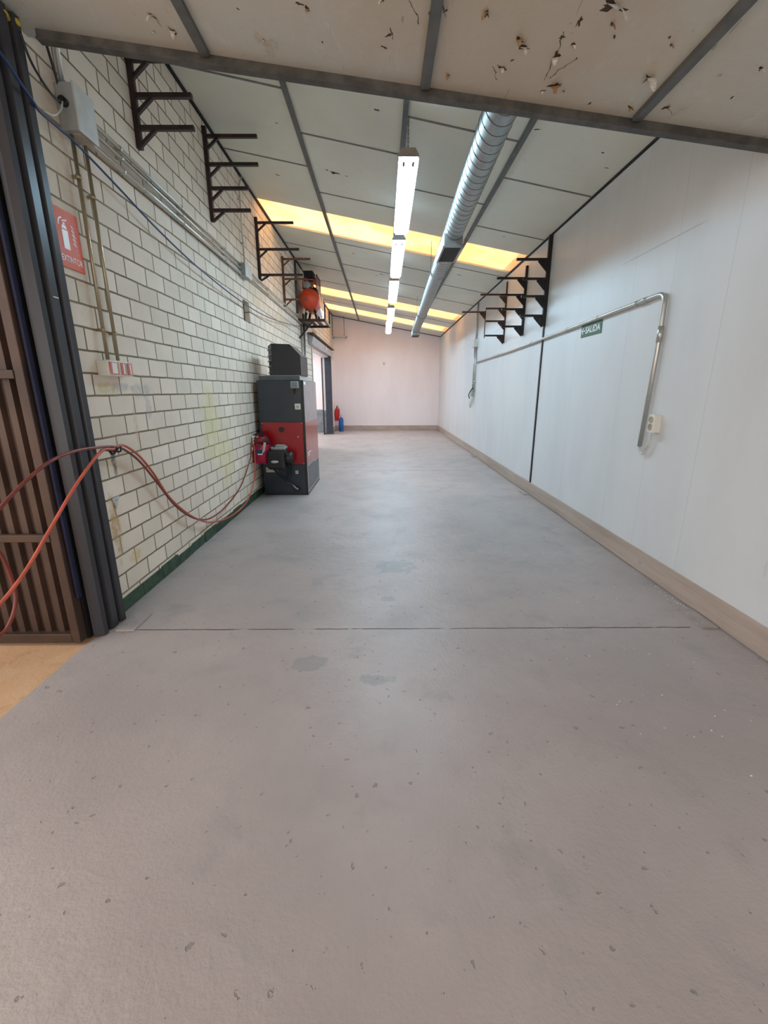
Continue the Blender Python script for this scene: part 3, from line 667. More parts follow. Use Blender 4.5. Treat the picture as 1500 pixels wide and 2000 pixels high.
# cables at the gate side
def cable(name, pts, r, mat, lab, cat='cable', k=8):
    o = obj(name, MB().tube(smooth_path(pts, k), r, 8), mat, None, pts[0]); return tag(o, lab, cat)
cable('hanging_cable', [(-1.725, 2.43, 3.005), (-1.725, 2.516, 2.962), (-1.73, 2.59, 2.925), (-1.738, 2.67, 2.895), (-1.75, 2.728, 2.885), (-1.76, 2.90, 2.887), (-1.76, 3.018, 2.880), (-1.76, 3.407, 2.818), (-1.76, 3.939, 2.727), (-1.76, 4.724, 2.643), (-1.76, 5.986, 2.585), (-1.76, 7.251, 2.599), (-1.76, 8.783, 2.708), (-1.775, 10.30, 2.86), (-1.785, 10.44, 2.88)], .007, BCABLE, 'long blue cable sagging along the brick wall')
cable('hanging_cable', [(-1.735, 2.655, 3.17), (-1.735, 2.69, 3.09), (-1.738, 2.76, 3.04), (-1.75, 2.87, 3.02), (-1.768, 2.955, 3.058)], .006, KCABLE, 'black cable drooping from gate jamb into the junction box')
cable('hanging_cable', [(-1.765, 2.955, 3.052), (-1.75, 2.90, 2.985), (-1.75, 2.83, 2.925), (-1.75, 2.75, 2.905)], .005, WCABLE, 'pale cable looping under the gate side junction box')
cable('hanging_cable', [(-1.795, 2.93, 3.34), (-1.79, 2.95, 3.25), (-1.795, 2.985, 3.17), (-1.80, 3.0, 3.10)], .007, KCABLE, 'short black cable coming down from the beam beside the riser')

# hook, hoses, corner plate
t = thing('wall_hook', 'black wire hook holding the orange hoses beside the gate jamb', 'hook', (XL + .05, 2.80, 1.14))
obj('hook_wire', MB().tube(smooth_path([(XL, 2.84, 1.135), (-1.76, 2.83, 1.13), (-1.69, 2.80, 1.128), (-1.655, 2.78, 1.135), (-1.65, 2.775, 1.165)]), .005, 8), BLACK, t)
km = MB()
for k in range(5):
    a0 = k * 1.1; km.tube(smooth_path([(-1.715 + .01 * k, 2.80, 1.155), (-1.70 + .012 * math.cos(a0), 2.79 + .02 * math.sin(a0), 1.135 - .012 * k * .5), (-1.715 + .02 * math.sin(a0), 2.78, 1.150 + .012 * math.cos(a0))], 4), .004, 6)
obj('binding_wire', km, BLACK, t)
hA = [(-1.78, 6.02, .815), (-1.775, 5.95, .72), (-1.772, 5.839, .597), (-1.77, 5.368, .347), (-1.77, 4.778, .238), (-1.77, 4.388, .231), (-1.77, 4.132, .279), (-1.77, 3.867, .392), (-1.77, 3.609, .571), (-1.77, 3.373, .819), (-1.765, 3.167, 1.013), (-1.745, 2.96, 1.125), (-1.705, 2.80, 1.158), (-1.665, 2.62, 1.180), (-1.66, 2.388, 1.189), (-1.66, 2.19, 1.164), (-1.66, 2.007, 1.097), (-1.66, 1.842, 1.013), (-1.68, 1.76, .94), (-1.70, 1.80, .87), (-1.70, 1.835, .80), (-1.70, 1.85, .727), (-1.70, 1.858, .621), (-1.70, 1.844, .551), (-1.70, 1.796, .485), (-1.70, 1.733, .457), (-1.72, 1.60, .459)]
hB = [(-1.765, 6.05, .80), (-1.76, 6.06, .70), (-1.765, 5.99, .358), (-1.77, 5.629, .117), (-1.77, 5.091, .078), (-1.77, 4.585, .133), (-1.77, 4.186, .242), (-1.77, 3.824, .434), (-1.77, 3.54, .655), (-1.77, 3.352, .884), (-1.765, 3.177, 1.048), (-1.745, 2.978, 1.146), (-1.71, 2.82, 1.150), (-1.69, 2.76, 1.148), (-1.665, 2.60, 1.155), (-1.66, 2.339, 1.015), (-1.66, 2.099, .843), (-1.66, 1.894, .695), (-1.66, 1.728, .61), (-1.66, 1.567, .558)]
cable('rubber_hose', hA, .0085, HOSED, 'darker red hose draped over hook, ending in a loop by gate', 'hose', 6)
cable('rubber_hose', hB, .0085, HOSE, 'bright orange hose crossing diagonally down in front of the gate', 'hose', 6)
t = thing('corner_plate', 'small triangular metal plate screwed low on the brick wall', 'plate', (XL, 2.9, .77))
obj('plate', MB().prism([(2.86, .803), (2.945, .808), (2.893, .728)], 'x', XL + .002, XL + .008), PALE, t)
obj('screw', MB().cyl((XL + .008, 2.9, .785), (XL + .011, 2.9, .785), .008), GREYBOX, t)

# ------------------------------------------------------------------ heater
FX0, FX1, FY, FZ = -1.752, -1.100, 6.37, 1.645
FY1 = 7.58
t = thing('air_heater', 'tall dark grey and red cabinet air heater against the brick wall', 'heater', ((FX0 + FX1) / 2, 6.97, 0))
obj('cabinet', MB().box((FX0, FY, .0), (FX1, FY1, FZ), .008), HEATBODY, t)
obj('top_cap', MB().box((-1.715, FY + .01, FZ), (-1.135, FY1 - .05, 1.708), .006), PALE, t)
obj('cap_front', MB().box((-1.712, FY + .002, FZ + .003), (-1.14, FY + .01, 1.704), .002), paint('cap_grey', (74, 78, 82), .4), t)
hd = MB().prism([(-1.60, FY + .12), (-1.515, FY + .03), (-1.122, FY + .03), (-1.122, FY + .62), (-1.60, FY + .62)], 'z', 1.71, 2.115)
# cowl: chamfered upper right edge
hd = MB()
xa, xb, xc, xd = -1.515, -1.122, -1.60, -1.262
yA, yB_ = FY + .03, FY + .62
V = [(xa, yA, 1.708), (xb, yA, 1.708), (xb, yA, 1.975), (xd, yA, 2.118), (xa, yA, 2.128), (xc, yA + .16, 1.708), (xc, yA + .16, 2.108), (xc, yB_, 1.708), (xc, yB_, 2.108), (xb, yB_, 1.708), (xb, yB_, 1.975), (xd, yB_, 2.118), (xa, yB_, 2.128)]
hd.add(V, [[0, 1, 2, 3, 4], [0, 4, 6, 5], [5, 6, 8, 7], [1, 9, 10, 2], [2, 10, 11, 3], [3, 11, 12, 4], [4, 12, 8, 6], [7, 8, 12, 11, 10, 9], [0, 5, 7, 9, 1]])
H = obj('outlet_cowl', hd, BLACK, t)
for k in range(5):
    z = 1.76 + k * .075
    mm = MB(); a = Vector((xa - .003, yA + .002, z)); b = Vector((xc - .004, yA + .150, z - .004)); n_ = Vector((-.86, -.5, 0)).normalized() * .012
    mm.add([a, b, b + n_ + Vector((0, 0, -.016)), a + n_ + Vector((0, 0, -.016)), a + Vector((0, 0, .006)), b + Vector((0, 0, .006)), b + n_ + Vector((0, 0, -.010)), a + n_ + Vector((0, 0, -.010))], [[0, 1, 2, 3], [4, 5, 6, 7], [0, 1, 5, 4], [2, 3, 7, 6], [0, 3, 7, 4], [1, 2, 6, 5]])
    obj('louvre', mm, paint('louvre_grey', (92, 88, 86), .5), H)
obj('upper_panel', MB().box((FX0 + .03, FY - .006, 1.075), (FX1 - .028, FY + .002, FZ - .01), .002), HEATBODY, t)
obj('red_panel', MB().box((FX0 + .034, FY - .008, .462), (FX1 - .030, FY + .002, 1.064), .002), HEATRED, t)
obj('lower_panel', MB().box((FX0 + .038, FY - .006, .02), (FX1 - .030, FY + .002, .452), .002), HEATBODY, t)
obj('corner_trim', MB().box((FX1 - .022, FY - .012, .0), (FX1 + .004, FY + .012, FZ), .004), BLACK, t)
obj('plinth', MB().box((FX0 + .01, FY - .008, .0), (FX1 + .006, FY1, .02), .002), BLACK, t)
sd = MB().prism([(FY + .02, .47), (FY1 - .004, .40), (FY1 - .004, 1.03), (FY + .02, 1.058)], 'x', FX1, FX1 + .004); obj('red_side_panel', sd, HEATRED, t)
obj('grey_side_panel', MB().prism([(FY + .02, 1.062), (FY1 - .004, 1.034), (FY1 - .004, FZ - .01), (FY + .02, FZ - .01)], 'x', FX1, FX1 + .004), paint('side_grey_sheen', (112, 116, 122), .22, 0, .02, 3, coat=0.4, bs=0.0), t)  # lighter than the cabinet front: reflected wall sheen mixed into the colour
gr = obj('intake_grille', MB().prism([(FY + .02, .03), (FY1 - .004, .03), (FY1 - .004, .395), (FY + .02, .465)], 'x', FX1, FX1 + .004), paint('grille_grey', (112, 116, 120), .3, .1, .03, coat=.3, bs=0.0), t)
sl = MB()
for i in range(9):
    for j in range(13):
        y = FY + .09 + i * .122; z = .06 + j * .030
        if z < .42 - .06 * (y - FY) / 1.2: sl.box((FX1 + .003, y, z), (FX1 + .0052, y + .085, z + .017))
obj('grille_slots', sl, DARK, gr)
obj('brand_marks', MB().box((FX1 + .004, FY + .10, .60), (FX1 + .005, FY + .42, .615)).box((FX1 + .004, FY + .12, .565), (FX1 + .005, FY + .33, .578)).box((FX1 + .004, FY + .04, 1.585), (FX1 + .005, FY + .20, 1.625)), WSIGN, t)
obj('sight_glass', MB().cyl((-1.434, FY - .006, .966), (-1.434, FY - .03, .966), .038).cyl((-1.434, FY - .03, .966), (-1.434, FY - .034, .966), .024), BLACK, t)
cb_ = obj('control_box', MB().box((-1.258, FY - .075, 1.535), (-1.155, FY - .005, 1.628), .005), GREYBOX, t)
obj('control_window', MB().box((-1.247, FY - .078, 1.545), (-1.168, FY - .074, 1.618), .001), paint('smoked_grey', (112, 120, 120), .25), cb_)
obj('drain_stub', MB().cyl((-1.225, FY - .03, 1.535), (-1.225, FY - .03, 1.47), .014).cyl((-1.225, FY - .03, 1.47), (-1.225, FY - .03, 1.45), .009), OXIDE_SKYLIT, cb_)
th_ = obj('thermostat', MB().box((-1.222, FY - .045, 1.245), (-1.145, FY - .005, 1.325), .004), WPLAST, t)
obj('dial', MB().cyl((-1.18, FY - .045, 1.285), (-1.18, FY - .058, 1.285), .022), LABELP, th_)
obj('door_lock', MB().cyl((-1.203, FY - .006, .862), (-1.203, FY - .02, .862), .010), BADGE, t)
sc = MB()
for x_ in (FX0 + .045, FX1 - .045):
    for z_ in (.47, 1.052): sc.cyl((x_, FY - .008, z_), (x_, FY - .012, z_), .006, 10)
obj('panel_screw', sc, BADGE, t)
obj('rating_plate', MB().prism([(-1.70, .345), (-1.555, .345), (-1.58, .42), (-1.705, .42)], 'y', FY - .009, FY - .006), LABELP, t)
obj('small_sticker', MB().box((-1.272, FY - .009, .318), (-1.228, FY - .006, .37)), GREYBOX, t)
so = obj('power_socket', MB().lathe([(.045, 0), (.045, .012), (.036, .016), (.030, .010), (.0, .010)], (-1.25, FY - .006, .10), (0, -1, 0)), BLACK, t)
obj('plug', MB().tube([(-1.245, FY - .02, .095), (-1.265, FY - .06, .115), (-1.31, FY - .07, .165)], [.017, .013, .008], 12), GREYBOX, so)
# burner head
bu = obj('burner_body', MB().box((-1.60, FY - .30, .43), (-1.36, FY - .008, .70), .03), BLACK, t)
rb = MB()
for k in range(6): rb.box((-1.598 + k * .0, FY - .302, .46 + k * .036), (-1.40, FY - .298, .472 + k * .036))
obj('cooling_rib', rb, DARK, bu)
obj('motor_cover', MB().lathe([(.0, 0), (.075, 0), (.092, .02), (.092, .12), (.075, .14), (0, .14)], (-1.40, FY - .16, .58), (1, 0, 0)), BLACK, bu)
obj('top_flange', MB().box((-1.56, FY - .22, .70), (-1.36, FY - .03, .742), .01).box((-1.50, FY - .17, .742), (-1.38, FY - .06, .762), .006), GREYBOX, bu)
bd = obj('oval_badge', MB().lathe([(.0, 0), (.055, 0), (.050, .006), (0, .007)], (-1.495, FY - .302, .545), (0, -1, 0)), BADGE, bu)
for v in bd.data.vertices: v.co.z = (v.co.z - .545) * .38 + .545
cv = obj('red_cover', MB().tube([(-1.70, FY - .16, .515), (-1.70, FY - .16, .53), (-1.70, FY - .16, .76), (-1.70, FY - .16, .785)], [.115, .128, .128, .116], 24), BURNRED, t)
obj('cover_lid', MB().tube([(-1.70, FY - .16, .785), (-1.70, FY - .16, .83), (-1.70, FY - .13, .85)], [.122, .118, .10], 24), paint('dark_burner_red', (120, 18, 40), .4), cv)
obj('cover_label', MB().box((-1.745, FY - .2915, .655), (-1.655, FY - .284, .715)), paint('label_blue', (44, 56, 96), .4), cv)
obj('label_strip', MB().box((-1.725, FY - .2925, .642), (-1.66, FY - .284, .658)), WSIGN, cv)
obj('clasp', MB().box((-1.705, FY - .30, .74), (-1.675, FY - .285, .80), .003), paint('clasp_bronze', (96, 70, 52), .4, .4), cv)
obj('hang_tag', MB().prism([(-1.655, .66), (-1.615, .70), (-1.588, .815), (-1.62, .82)], 'y', FY - .33, FY - .326), LABELP, cv)
vt = MB(); vt.cyl((-1.79, FY - .22, .74), (-1.79, FY - .22, .87), .018, 14); vt.cyl((-1.79, FY - .22, .87), (-1.79, FY - .22, .90), .026, 14)
vt.bar((-1.80, FY - .24, .80), (-1.70, FY - .27, .815), .012, .012); vt.bar((-1.79, FY - .24, .815), (-1.725, FY - .27, .775), .012, .012); vt.bar((-1.78, FY - .24, .85), (-1.71, FY - .26, .895), .010, .010); vt.cyl((-1.80, FY - .24, .74), (-1.815, FY - .26, .69), .013, 12)
obj('fuel_valve', vt, WPLAST, cv)
for nm, pts in (('fuel_line', [(-1.79, FY - .22, .90), (-1.72, FY - .22, .935), (-1.62, FY - .25, .91), (-1.56, FY - .27, .80), (-1.50, FY - .22, .745)]),
                ('burner_cable', [(-1.46, FY - .15, .74), (-1.38, FY - .22, .70), (-1.33, FY - .24, .62), (-1.32, FY - .2, .50), (-1.36, FY - .12, .36), (-1.39, FY - .08, .22), (-1.34, FY - .07, .18), (-1.31, FY - .07, .165)]),
                ('burner_cable', [(-1.42, FY - .10, .72), (-1.345, FY - .13, .66), (-1.325, FY - .14, .55), (-1.36, FY - .1, .40), (-1.345, FY - .07, .28), (-1.33, FY - .05, .34), (-1.31, FY - .01, .40)]),
                ('burner_cable', [(-1.56, FY - .16, .43), (-1.53, FY - .1, .36), (-1.47, FY - .07, .28), (-1.42, FY - .06, .24), (-1.38, FY - .06, .21)])):
    obj(nm, MB().tube(smooth_path(pts), .009, 8), BLACK if nm == 'burner_cable' else KCABLE, t)

# ------------------------------------------------------------------ compressor on wall platform
YS0, YS1 = 10.35, 11.35
t = thing('wall_platform', 'brown steel shelf frame carrying the orange compressor', 'shelf', (XL, 11.0, 2.95))
for x_ in (-1.71, -1.565, -1.42): obj('deck_slat', MB().box((x_ - .045, YS0 + .02, 3.0), (x_ + .045, YS1, 3.015)), RACKM, t)
for (a, b) in (((XL, YS0), (-1.22, YS0)), ((XL, YS1), (-1.22, YS1))): obj('cross_angle', MB().bar((a[0], a[1], 2.99), (b[0], b[1], 2.99), .045, .055, bev=.003), RACKM, t)
for x_ in (XL + .03, -1.24): obj('side_angle', MB().bar((x_, YS0, 2.99), (x_, YS1, 2.99), .04, .05, bev=.003), RACKM, t)
for y_ in (YS0,): obj('brace', MB().bar((XL + .01, y_, 2.62), (-1.50, y_, 2.97), .035, .035), BLACKR, t)
for y_ in (YS0 + .1, YS1 - .05): obj('guard_post', MB().bar((-1.24, y_, 3.01), (-1.24, y_, 3.32), .03, .03), RACKM, t)
t = thing('air_compressor', 'orange tank air compressor on the high wall shelf', 'compressor', (-1.57, 11.0, 3.015))
tc = Vector((-1.565, 0, 3.43)); r = .215
obj('tank', MB().lathe([(0, 0), (.09, .012), (.16, .045), (.20, .10), (r, .17), (r, .80), (.20, .87), (.16, .92), (.09, .95), (0, .96)], (tc.x, 10.25, tc.z), (0, 1, 0), 36), TANK, t)
for y_ in (10.55, 11.05):
    for x_ in (-1.70, -1.43): obj('foot', MB().bar((x_, y_, 3.015), (x_ * .6 + tc.x * .4, y_, 3.26), .04, .05), BLACKR, t)
for x_ in (-1.71, -1.42): obj('wheel', MB().cyl((x_ - .02, 10.42, 3.075), (x_ + .02, 10.42, 3.075), .06, 20), BLACK, t)
obj('pressure_gauge', MB().lathe([(.0, 0), (.025, 0), (.025, .02), (0, .022)], (-1.62, 10.40, 3.17), (0, -1, 0), 16), WPLAST, t)
pm = obj('pump_head', MB().box((-1.67, 10.5, 3.79), (-1.48, 10.8, 4.01), .015), BLACK, t)
fn = MB()
for k in range(5): fn.box((-1.685, 10.49, 3.80 + k * .042), (-1.465, 10.81, 3.812 + k * .042))
obj('cooling_fin', fn, DARK, pm)
obj('motor', MB().lathe([(0, 0), (.07, 0), (.075, .01), (.075, .24), (.06, .26), (0, .26)], (-1.60, 10.36, 3.70), (0, 1, 0)), GREYBOX, t)
obj('discharge_pipe', MB().tube(bend([(-1.69, 10.42, 3.66), (-1.69, 10.42, 3.80), (-1.46, 10.40, 3.81), (-1.44, 10.42, 3.76), (-1.54, 10.42, 3.62)], .04), .012, 10), paint('red_pipe', (206, 74, 56), .4), t)
obj('safety_pipe', MB().tube(bend([(-1.70, 10.4, 3.64), (-1.70, 10.38, 3.95), (-1.685, 10.38, 4.0)], .04), .007, 8), PALE, t)
gd = obj('belt_guard', MB().tube(bend([(-1.40, 10.42, 3.62), (-1.40, 10.42, 3.93), (-1.40, 11.05, 3.93), (-1.40, 11.05, 3.62)], .1), .010, 8).bar((-1.42, 10.45, 3.72), (-1.42, 10.45, 3.85), .03, .03), paint('guard_red', (168, 74, 52), .5), t)
wg = MB()
for k in range(9): wg.tube([(-1.39, 10.47 + k * .07, 3.58), (-1.39, 10.47 + k * .07, 3.92)], .004, 6)
for z_ in (3.66, 3.76, 3.86): wg.tube([(-1.39, 10.44, z_), (-1.39, 11.04, z_)], .004, 6)
obj('guard_mesh', wg, GALV, gd)
obj('mounting_plate', MB().box((-1.70, 10.38, 3.63), (-1.40, 11.1, 3.65), .003), BLACKR, t)
# crumpled film hanging on the tank side
fs_ = MB(); nu, nv = 10, 9; vs_ = []
for i in range(nu):
    for j in range(nv):
        u, v = i / (nu - 1), j / (nv - 1)
        x_ = -1.365 + .10 * v * (1 - .3 * u) + .025 * math.sin(9 * u + 5 * v); y_ = 10.28 + .8 * u + .02 * math.sin(13 * v + 3 * u)
        z_ = 3.58 - .50 * v + .03 * math.sin(7 * u + 2) * v
        if v > .75: x_ -= .13 * (v - .75) / .25 * (1 - u)
        vs_.append((x_, y_, max(z_, 3.04)))
fs_.add(vs_, [[i * nv + j, (i + 1) * nv + j, (i + 1) * nv + j + 1, i * nv + j + 1] for i in range(nu - 1) for j in range(nv - 1)], True)
tag(obj('plastic_sheet', fs_, FILM, None, (-1.3, 10.6, 3.05)), 'crumpled clear plastic sheet hanging over the orange tank side', 'plastic sheet')

# ------------------------------------------------------------------ hanging fluorescent lamps
def lamp(y0, z0, y1, z1, lab, chains, hmat, xx=.245):
    p, q = Vector((xx, y0, z0)), Vector((xx, y1, z1)); d = (q - p).normalized(); L = (q - p).length
    u = Vector((1, 0, 0)); w = u.cross(d)
    if w.z < 0: w = -w
    t = thing('fluorescent_lamp', lab, 'lamp', p, 'hanging fluorescent lamps')
    def ext(prof, a, b, taper=0.0):
        m = MB(); n = len(prof)
        vs = [p + u * x + w * z + d * a for x, z in prof] + [p + u * x * (1 - taper) + w * z + d * b for x, z in prof]
        return m.add(vs, [[i, (i + 1) % n, n + (i + 1) % n, n + i] for i in range(n)] + [list(range(n))[::-1], list(range(n, 2 * n))])
    obj('housing', ext([(-.088, .028), (.088, .028), (.088, .05), (.060, .098), (-.060, .098), (-.088, .05)], 0, L), hmat, t)
    obj('lens', ext([(-.082, .030), (-.080, .008), (-.062, -.010), (.062, -.010), (.080, .008), (.082, .030)], .012, L - .012), LENS, t)
    for s in (-1, 1):
        obj('clip', ext([(s * .042 - .011, -.0125), (s * .042 + .011, -.0125), (s * .042 + .011, -.0095), (s * .042 - .011, -.0095)], .004, .075), hmat, t)
        obj('cutoff_skirt', ext([(s * .0885, .002), (s * .0915, .002), (s * .0915, .052), (s * .0885, .052)], 0, L), hmat, t)  # skirts added to cut off the lens light going sideways
    for c in chains:
        b = p + d * c + w * .098; top = Vector((b.x, b.y, cz(b.x) - .002)); m = MB(); n = max(2, int((top - b).length / .03))
        for k in range(n):
            a = b + (top - b) * (k / n); e = b + (top - b) * ((k + 1) / n); s = .006
            o = Vector((s, 0, 0)) if k % 2 else Vector((0, s, 0)); mid = (a + e) / 2; h = (e - a) * .62
            m.tube([mid - h + o * .3, mid - h * .6 + o, mid + h * .6 + o, mid + h - o * .1, mid + h * .6 - o, mid - h * .6 - o, mid - h + o * .3], .0022, 5)
        obj('chain', m, BLACK, t)
    return t
lamp(4.50, 3.44, 6.08, 3.355, 'nearest hanging fluorescent lamp, in front of the first skylight', (.10, 1.45), HOUSING)
lamp(6.69, 3.44, 8.27, 3.365, 'second hanging fluorescent lamp, under the first skylight', (.08, 1.5), LAMPGREY)
lamp(8.98, 3.44, 10.55, 3.37, 'third hanging fluorescent lamp from the gate', (.08, 1.5), HOUSING)
lamp(11.75, 3.44, 13.30, 3.36, 'fourth hanging fluorescent lamp, in front of the second skylight', (.08, 1.5), LAMPGREY, .25)
lamp(14.05, 3.44, 15.62, 3.34, 'farthest hanging fluorescent lamp, before the white end wall', (.08, 1.5), LAMPGREY, .235)

# ------------------------------------------------------------------ spiral duct
def dx(y): return .7097 + .0245 * y
t = thing('spiral_duct', 'galvanised spiral ventilation duct running under the roof', 'duct', (dx(10), 10, 3.18))
y0, y1, zc, rr = 2.90, 14.75, 3.295, .1135
dm = MB().tube([(dx(y0 + (y1 - y0) * k / 40), y0 + (y1 - y0) * k / 40, zc) for k in range(41)], rr, 40)
hx = []; turns = (y1 - y0) / .118
for k in range(int(turns * 28)):
    a = 2 * math.pi * k / 28; y_ = y0 + .118 * k / 28
    hx.append((dx(y_) + (rr + .0005) * math.cos(a), y_, zc + (rr + .0005) * math.sin(a)))
obj('duct_tube', dm, DUCT, t)
obj('lock_seam', MB().tube(hx, .0024, 5), paint('seam_grey', (92, 98, 98), .45, .6), t)
obj('end_cap', MB().cyl((dx(14.7), 14.72, zc), (dx(14.75), 14.92, zc), rr - .002, 32), DUCT, t)
for ya, yb, zz in ((5.74, 6.38, 3.115), (14.15, 14.74, 3.115)):
    xm = dx(ya) - .005; hw = .121
    vb = obj('vent_box', MB().box((xm - hw + .012, ya, zz + .012), (xm + hw - .012, yb, zc - .03), .003), DUCT, t)
    fr = MB()
    for (a, b) in (((xm - hw, ya - .01), (xm + hw, ya + .02)), ((xm - hw, yb - .02), (xm + hw, yb + .01)), ((xm - hw, ya), (xm - hw + .022, yb)), ((xm + hw - .022, ya), (xm + hw, yb))): fr.box((a[0], a[1], zz), (b[0], b[1], zz + .014))
    obj('grille_frame', fr, GALV, vb)
    obj('grille_opening', MB().box((xm - hw + .02, ya + .02, zz + .010), (xm + hw - .02, yb - .02, zz + .013)), DARK, vb)
    for k in range(11): x_ = xm - hw + .030 + k * .0182; obj('grille_vane', MB().box((x_ - .0022, ya + .02, zz + .004), (x_ + .0022, yb - .02, zz + .0095)), TBAR, vb)
for y_ in (7.55, 11.5):
    x_ = dx(y_); hg = MB(); prev = None
    for k in range(13):
        a = math.pi * (1 + k / 12); q = (x_ + (rr + .006) * math.cos(a), y_, zc + (rr + .006) * math.sin(a))
        if prev: hg.bar(prev, q, .02, .003, up=(0, 1, 0))
        prev = q
    for s in (-1, 1): hg.bar((x_ + s * (rr + .006), y_, zc), (x_ + s * (rr + .006), y_, cz(x_ + s * (rr + .006))), .008, .003, up=(0, 1, 0))
    obj('hanger_strap', hg, GALV, t)

# ------------------------------------------------------------------ conduits on the white wall
wx = XR - .026
t = conduit([(wx, 10.60, 2.125), (wx, 7.75, 2.142), (wx, 6.2, 2.172), (wx, 3.66, 2.222), (wx, 3.655, 1.85), (wx, 3.70, 1.04)], .0175, CONDUIT, 'long steel conduit running along white wall and bending down to socket', [(wx, 8.6, 2.138), (wx, 6.75, 2.162), (wx, 5.5, 2.186), (wx, 4.75, 2.20), (wx, 4.05, 2.213)])
obj('coupling', MB().cyl((wx, 4.02, 2.213), (wx, 3.90, 2.216), .022, 14), CONDUIT, t)
obj('coupling', MB().cyl((wx, 3.656, 1.98), (wx, 3.657, 1.86), .021, 14), CONDUIT, t)
conduit([(wx, 10.70, 3.40), (wx, 10.72, 2.62)], .020, CONDUIT, 'upper vertical conduit on white wall above its small box', [(wx, 10.71, 2.9)], axis='z')
t = thing('junction_box', 'small pale junction box on vertical conduit of the white wall', 'junction box', (XR, 10.72, 2.46))
obj('box_body', MB().box((XR - .085, 10.60, 2.46), (XR, 10.88, 2.63), .005), WPLAST, t); obj('lid', MB().box((XR - .093, 10.59, 2.455), (XR - .085, 10.89, 2.635), .003), PALE, t)
conduit([(wx, 10.66, 2.46), (wx, 10.70, 1.50)], .018, CONDUIT, 'nearer of two vertical conduits hanging below the small pale box', [(wx, 10.68, z) for z in (2.2, 1.7)], axis='z')
conduit([(wx, 10.82, 2.46), (wx, 10.86, 1.50)], .018, CONDUIT, 'farther of two vertical conduits hanging below the small pale box', [(wx, 10.84, z) for z in (2.15, 1.65)], axis='z')
t = thing('cable_outlet', 'cluster of loose grey plugs at foot of the white wall conduits', 'outlet', (XR, 10.8, 1.1))
obj('outlet_box', MB().box((XR - .06, 10.72, 1.36), (XR, 10.92, 1.52), .005), GREYBOX, t)
obj('loose_cable', MB().tube(smooth_path([(XR - .05, 10.7, 1.56), (XR - .10, 10.74, 1.48), (XR - .11, 10.86, 1.38), (XR - .06, 10.95, 1.30), (XR - .05, 10.86, 1.22)]), .012, 8), KCABLE, t)
obj('plug', MB().tube([(XR - .06, 10.84, 1.32), (XR - .06, 10.85, 1.22), (XR - .06, 10.86, 1.10)], [.028, .034, .02], 12), WPLAST, t)
t = thing('socket_box', 'white double socket box at the end of conduit on white wall', 'socket', (XR, 3.54, 1.17))
obj('box_body', MB().box((XR - .062, 3.495, 1.172), (XR, 3.575, 1.312), .004), WPLAST, t)
for z_ in (1.215, 1.272): obj('socket_face', MB().lathe([(.026, 0), (.026, .004), (.021, .004), (.019, -.004), (0, -.004)], (XR - .0625, 3.535, z_), (-1, 0, 0), 20), paint('socket_beige', (176, 164, 140), .5), t)
for k, (o_, r_) in enumerate(((0, .006), (.018, .006))): obj('cable_loop', MB().tube(smooth_path([(wx, 3.70, 1.045), (wx - .002, 3.685, 1.02 - o_), (wx - .004, 3.64, 1.005 - o_), (wx - .003, 3.58 - o_ * .5, 1.06 - o_), (wx - .005, 3.555 - o_ * .7, 1.13), (wx - .005, 3.55 - o_ * .7, 1.175)]), r_, 8), WCABLE, t)

# ------------------------------------------------------------------ things at the far end
t = thing('fire_extinguisher', 'red fire extinguisher hung on wall beyond the doorway', 'fire extinguisher', (-1.72, 17.2, .38))
obj('cylinder', MB().lathe([(.0, 0), (.075, .0), (.085, .02), (.085, .38), (.06, .45), (.03, .48), (0, .485)], (-1.715, 17.2, .385), n=24), REDX, t)
obj('valve', MB().cyl((-1.715, 17.2, .86), (-1.715, 17.2, .93), .022, 12).bar((-1.715, 17.17, .93), (-1.65, 17.10, .965), .02, .012), BLACK, t)
obj('hose', MB().tube(smooth_path([(-1.70, 17.18, .90), (-1.63, 17.13, .86), (-1.615, 17.12, .70), (-1.62, 17.13, .54)]), .011, 8), BLACK, t)
obj('label', MB().tube([(-1.715, 17.2, .55), (-1.715, 17.2, .70)], .0858, 24, False), REDX, t)
obj('wall_mount', MB().box((XL + .012, 17.17, .60), (-1.79, 17.23, .72)), BLACK, t)
t = thing('gas_cylinder', 'blue cylinder standing on floor in the far corner', 'gas cylinder', (-1.54, 16.98, 0))
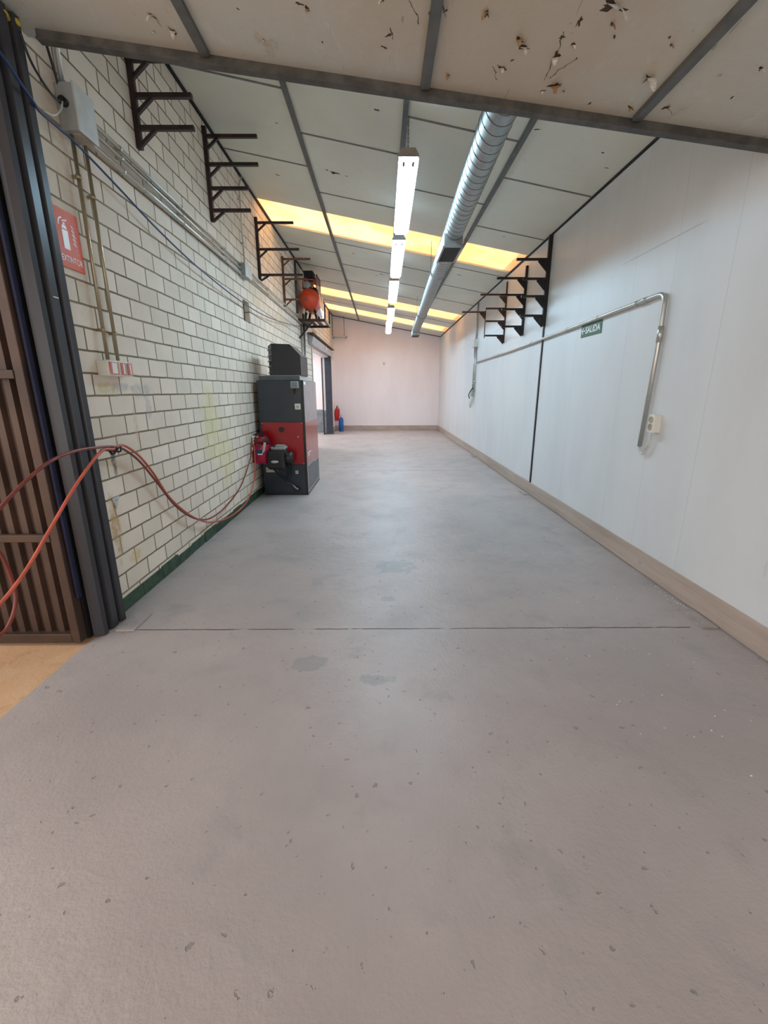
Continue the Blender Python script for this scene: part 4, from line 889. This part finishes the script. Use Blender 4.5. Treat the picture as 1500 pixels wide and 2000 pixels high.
obj('cylinder', MB().lathe([(.085, 0), (.095, .015), (.095, .42), (.075, .49), (.03, .53), (.0, .535)], (-1.545, 16.98, 0), n=24), BLUEX, t)
obj('valve', MB().cyl((-1.545, 16.98, .525), (-1.545, 16.98, .60), .02, 12).bar((-1.545, 16.95, .59), (-1.545, 17.04, .62), .02, .014), GREYBOX, t)
obj('cap_mark', MB().cyl((-1.54, 16.886, .12), (-1.54, 16.882, .12), .022, 12), BLACK, t)
t = thing('wall_shelf', 'small pale shelf hung high in the far left corner', 'shelf', (-1.53, 17.3, 3.40))
obj('board', MB().box((-1.80, 17.18, 3.41), (-1.25, 17.45, 3.44), .003), PALE, t)
for x_ in (-1.79, -1.36): obj('rod', MB().bar((x_, 17.2, 3.44), (x_, 17.2, cz(x_)), .014, .014), BLACK, t)
for x_ in (-1.76, -1.30): obj('bracket', MB().box((x_ - .01, 17.2, 3.34), (x_ + .01, 17.22, 3.41)), BLACK, t)
obj('back_board', MB().box((-1.79, 17.43, 3.44), (-1.36, 17.445, cz(-1.36) - .03)), WHITE2, t)
t = thing('motion_sensor', 'small white sensor on the white end wall', 'sensor', (.10, YF, 2.45))
obj('sensor_body', MB().box((.065, YF - .05, 2.45), (.135, YF, 2.56), .012), WPLAST, t)
obj('sensor_window', MB().lathe([(0, 0), (.024, 0), (.018, .012), (0, .018)], (.10, YF - .05, 2.475), (0, -1, -.4), 14), GREYBOX, t)

# white crumbs swept against the white wall skirting
cr = MB()
for k in range(95):
    if random.random() < .6: x_ = XR - .03 - abs(random.gauss(0, .035)); y_ = random.gauss(2.95, .22)
    else: x_ = random.uniform(1.0, 2.15); y_ = random.uniform(1.2, 3.2)
    if y_ < .8: continue
    s = random.uniform(.0012, .0028); cr.box((x_ - s, y_ - s, 0), (x_ + s, y_ + s * .8, s * 1.2), 0, Matrix.Rotation(random.uniform(0, 3), 3, 'Z'))
o = obj('plaster_crumbs', cr, WSIGN, None, (2.0, 2.9, 0)); tag(o, 'scattered white crumbs on floor beside the white wall skirting', 'debris'); o['kind'] = 'stuff'
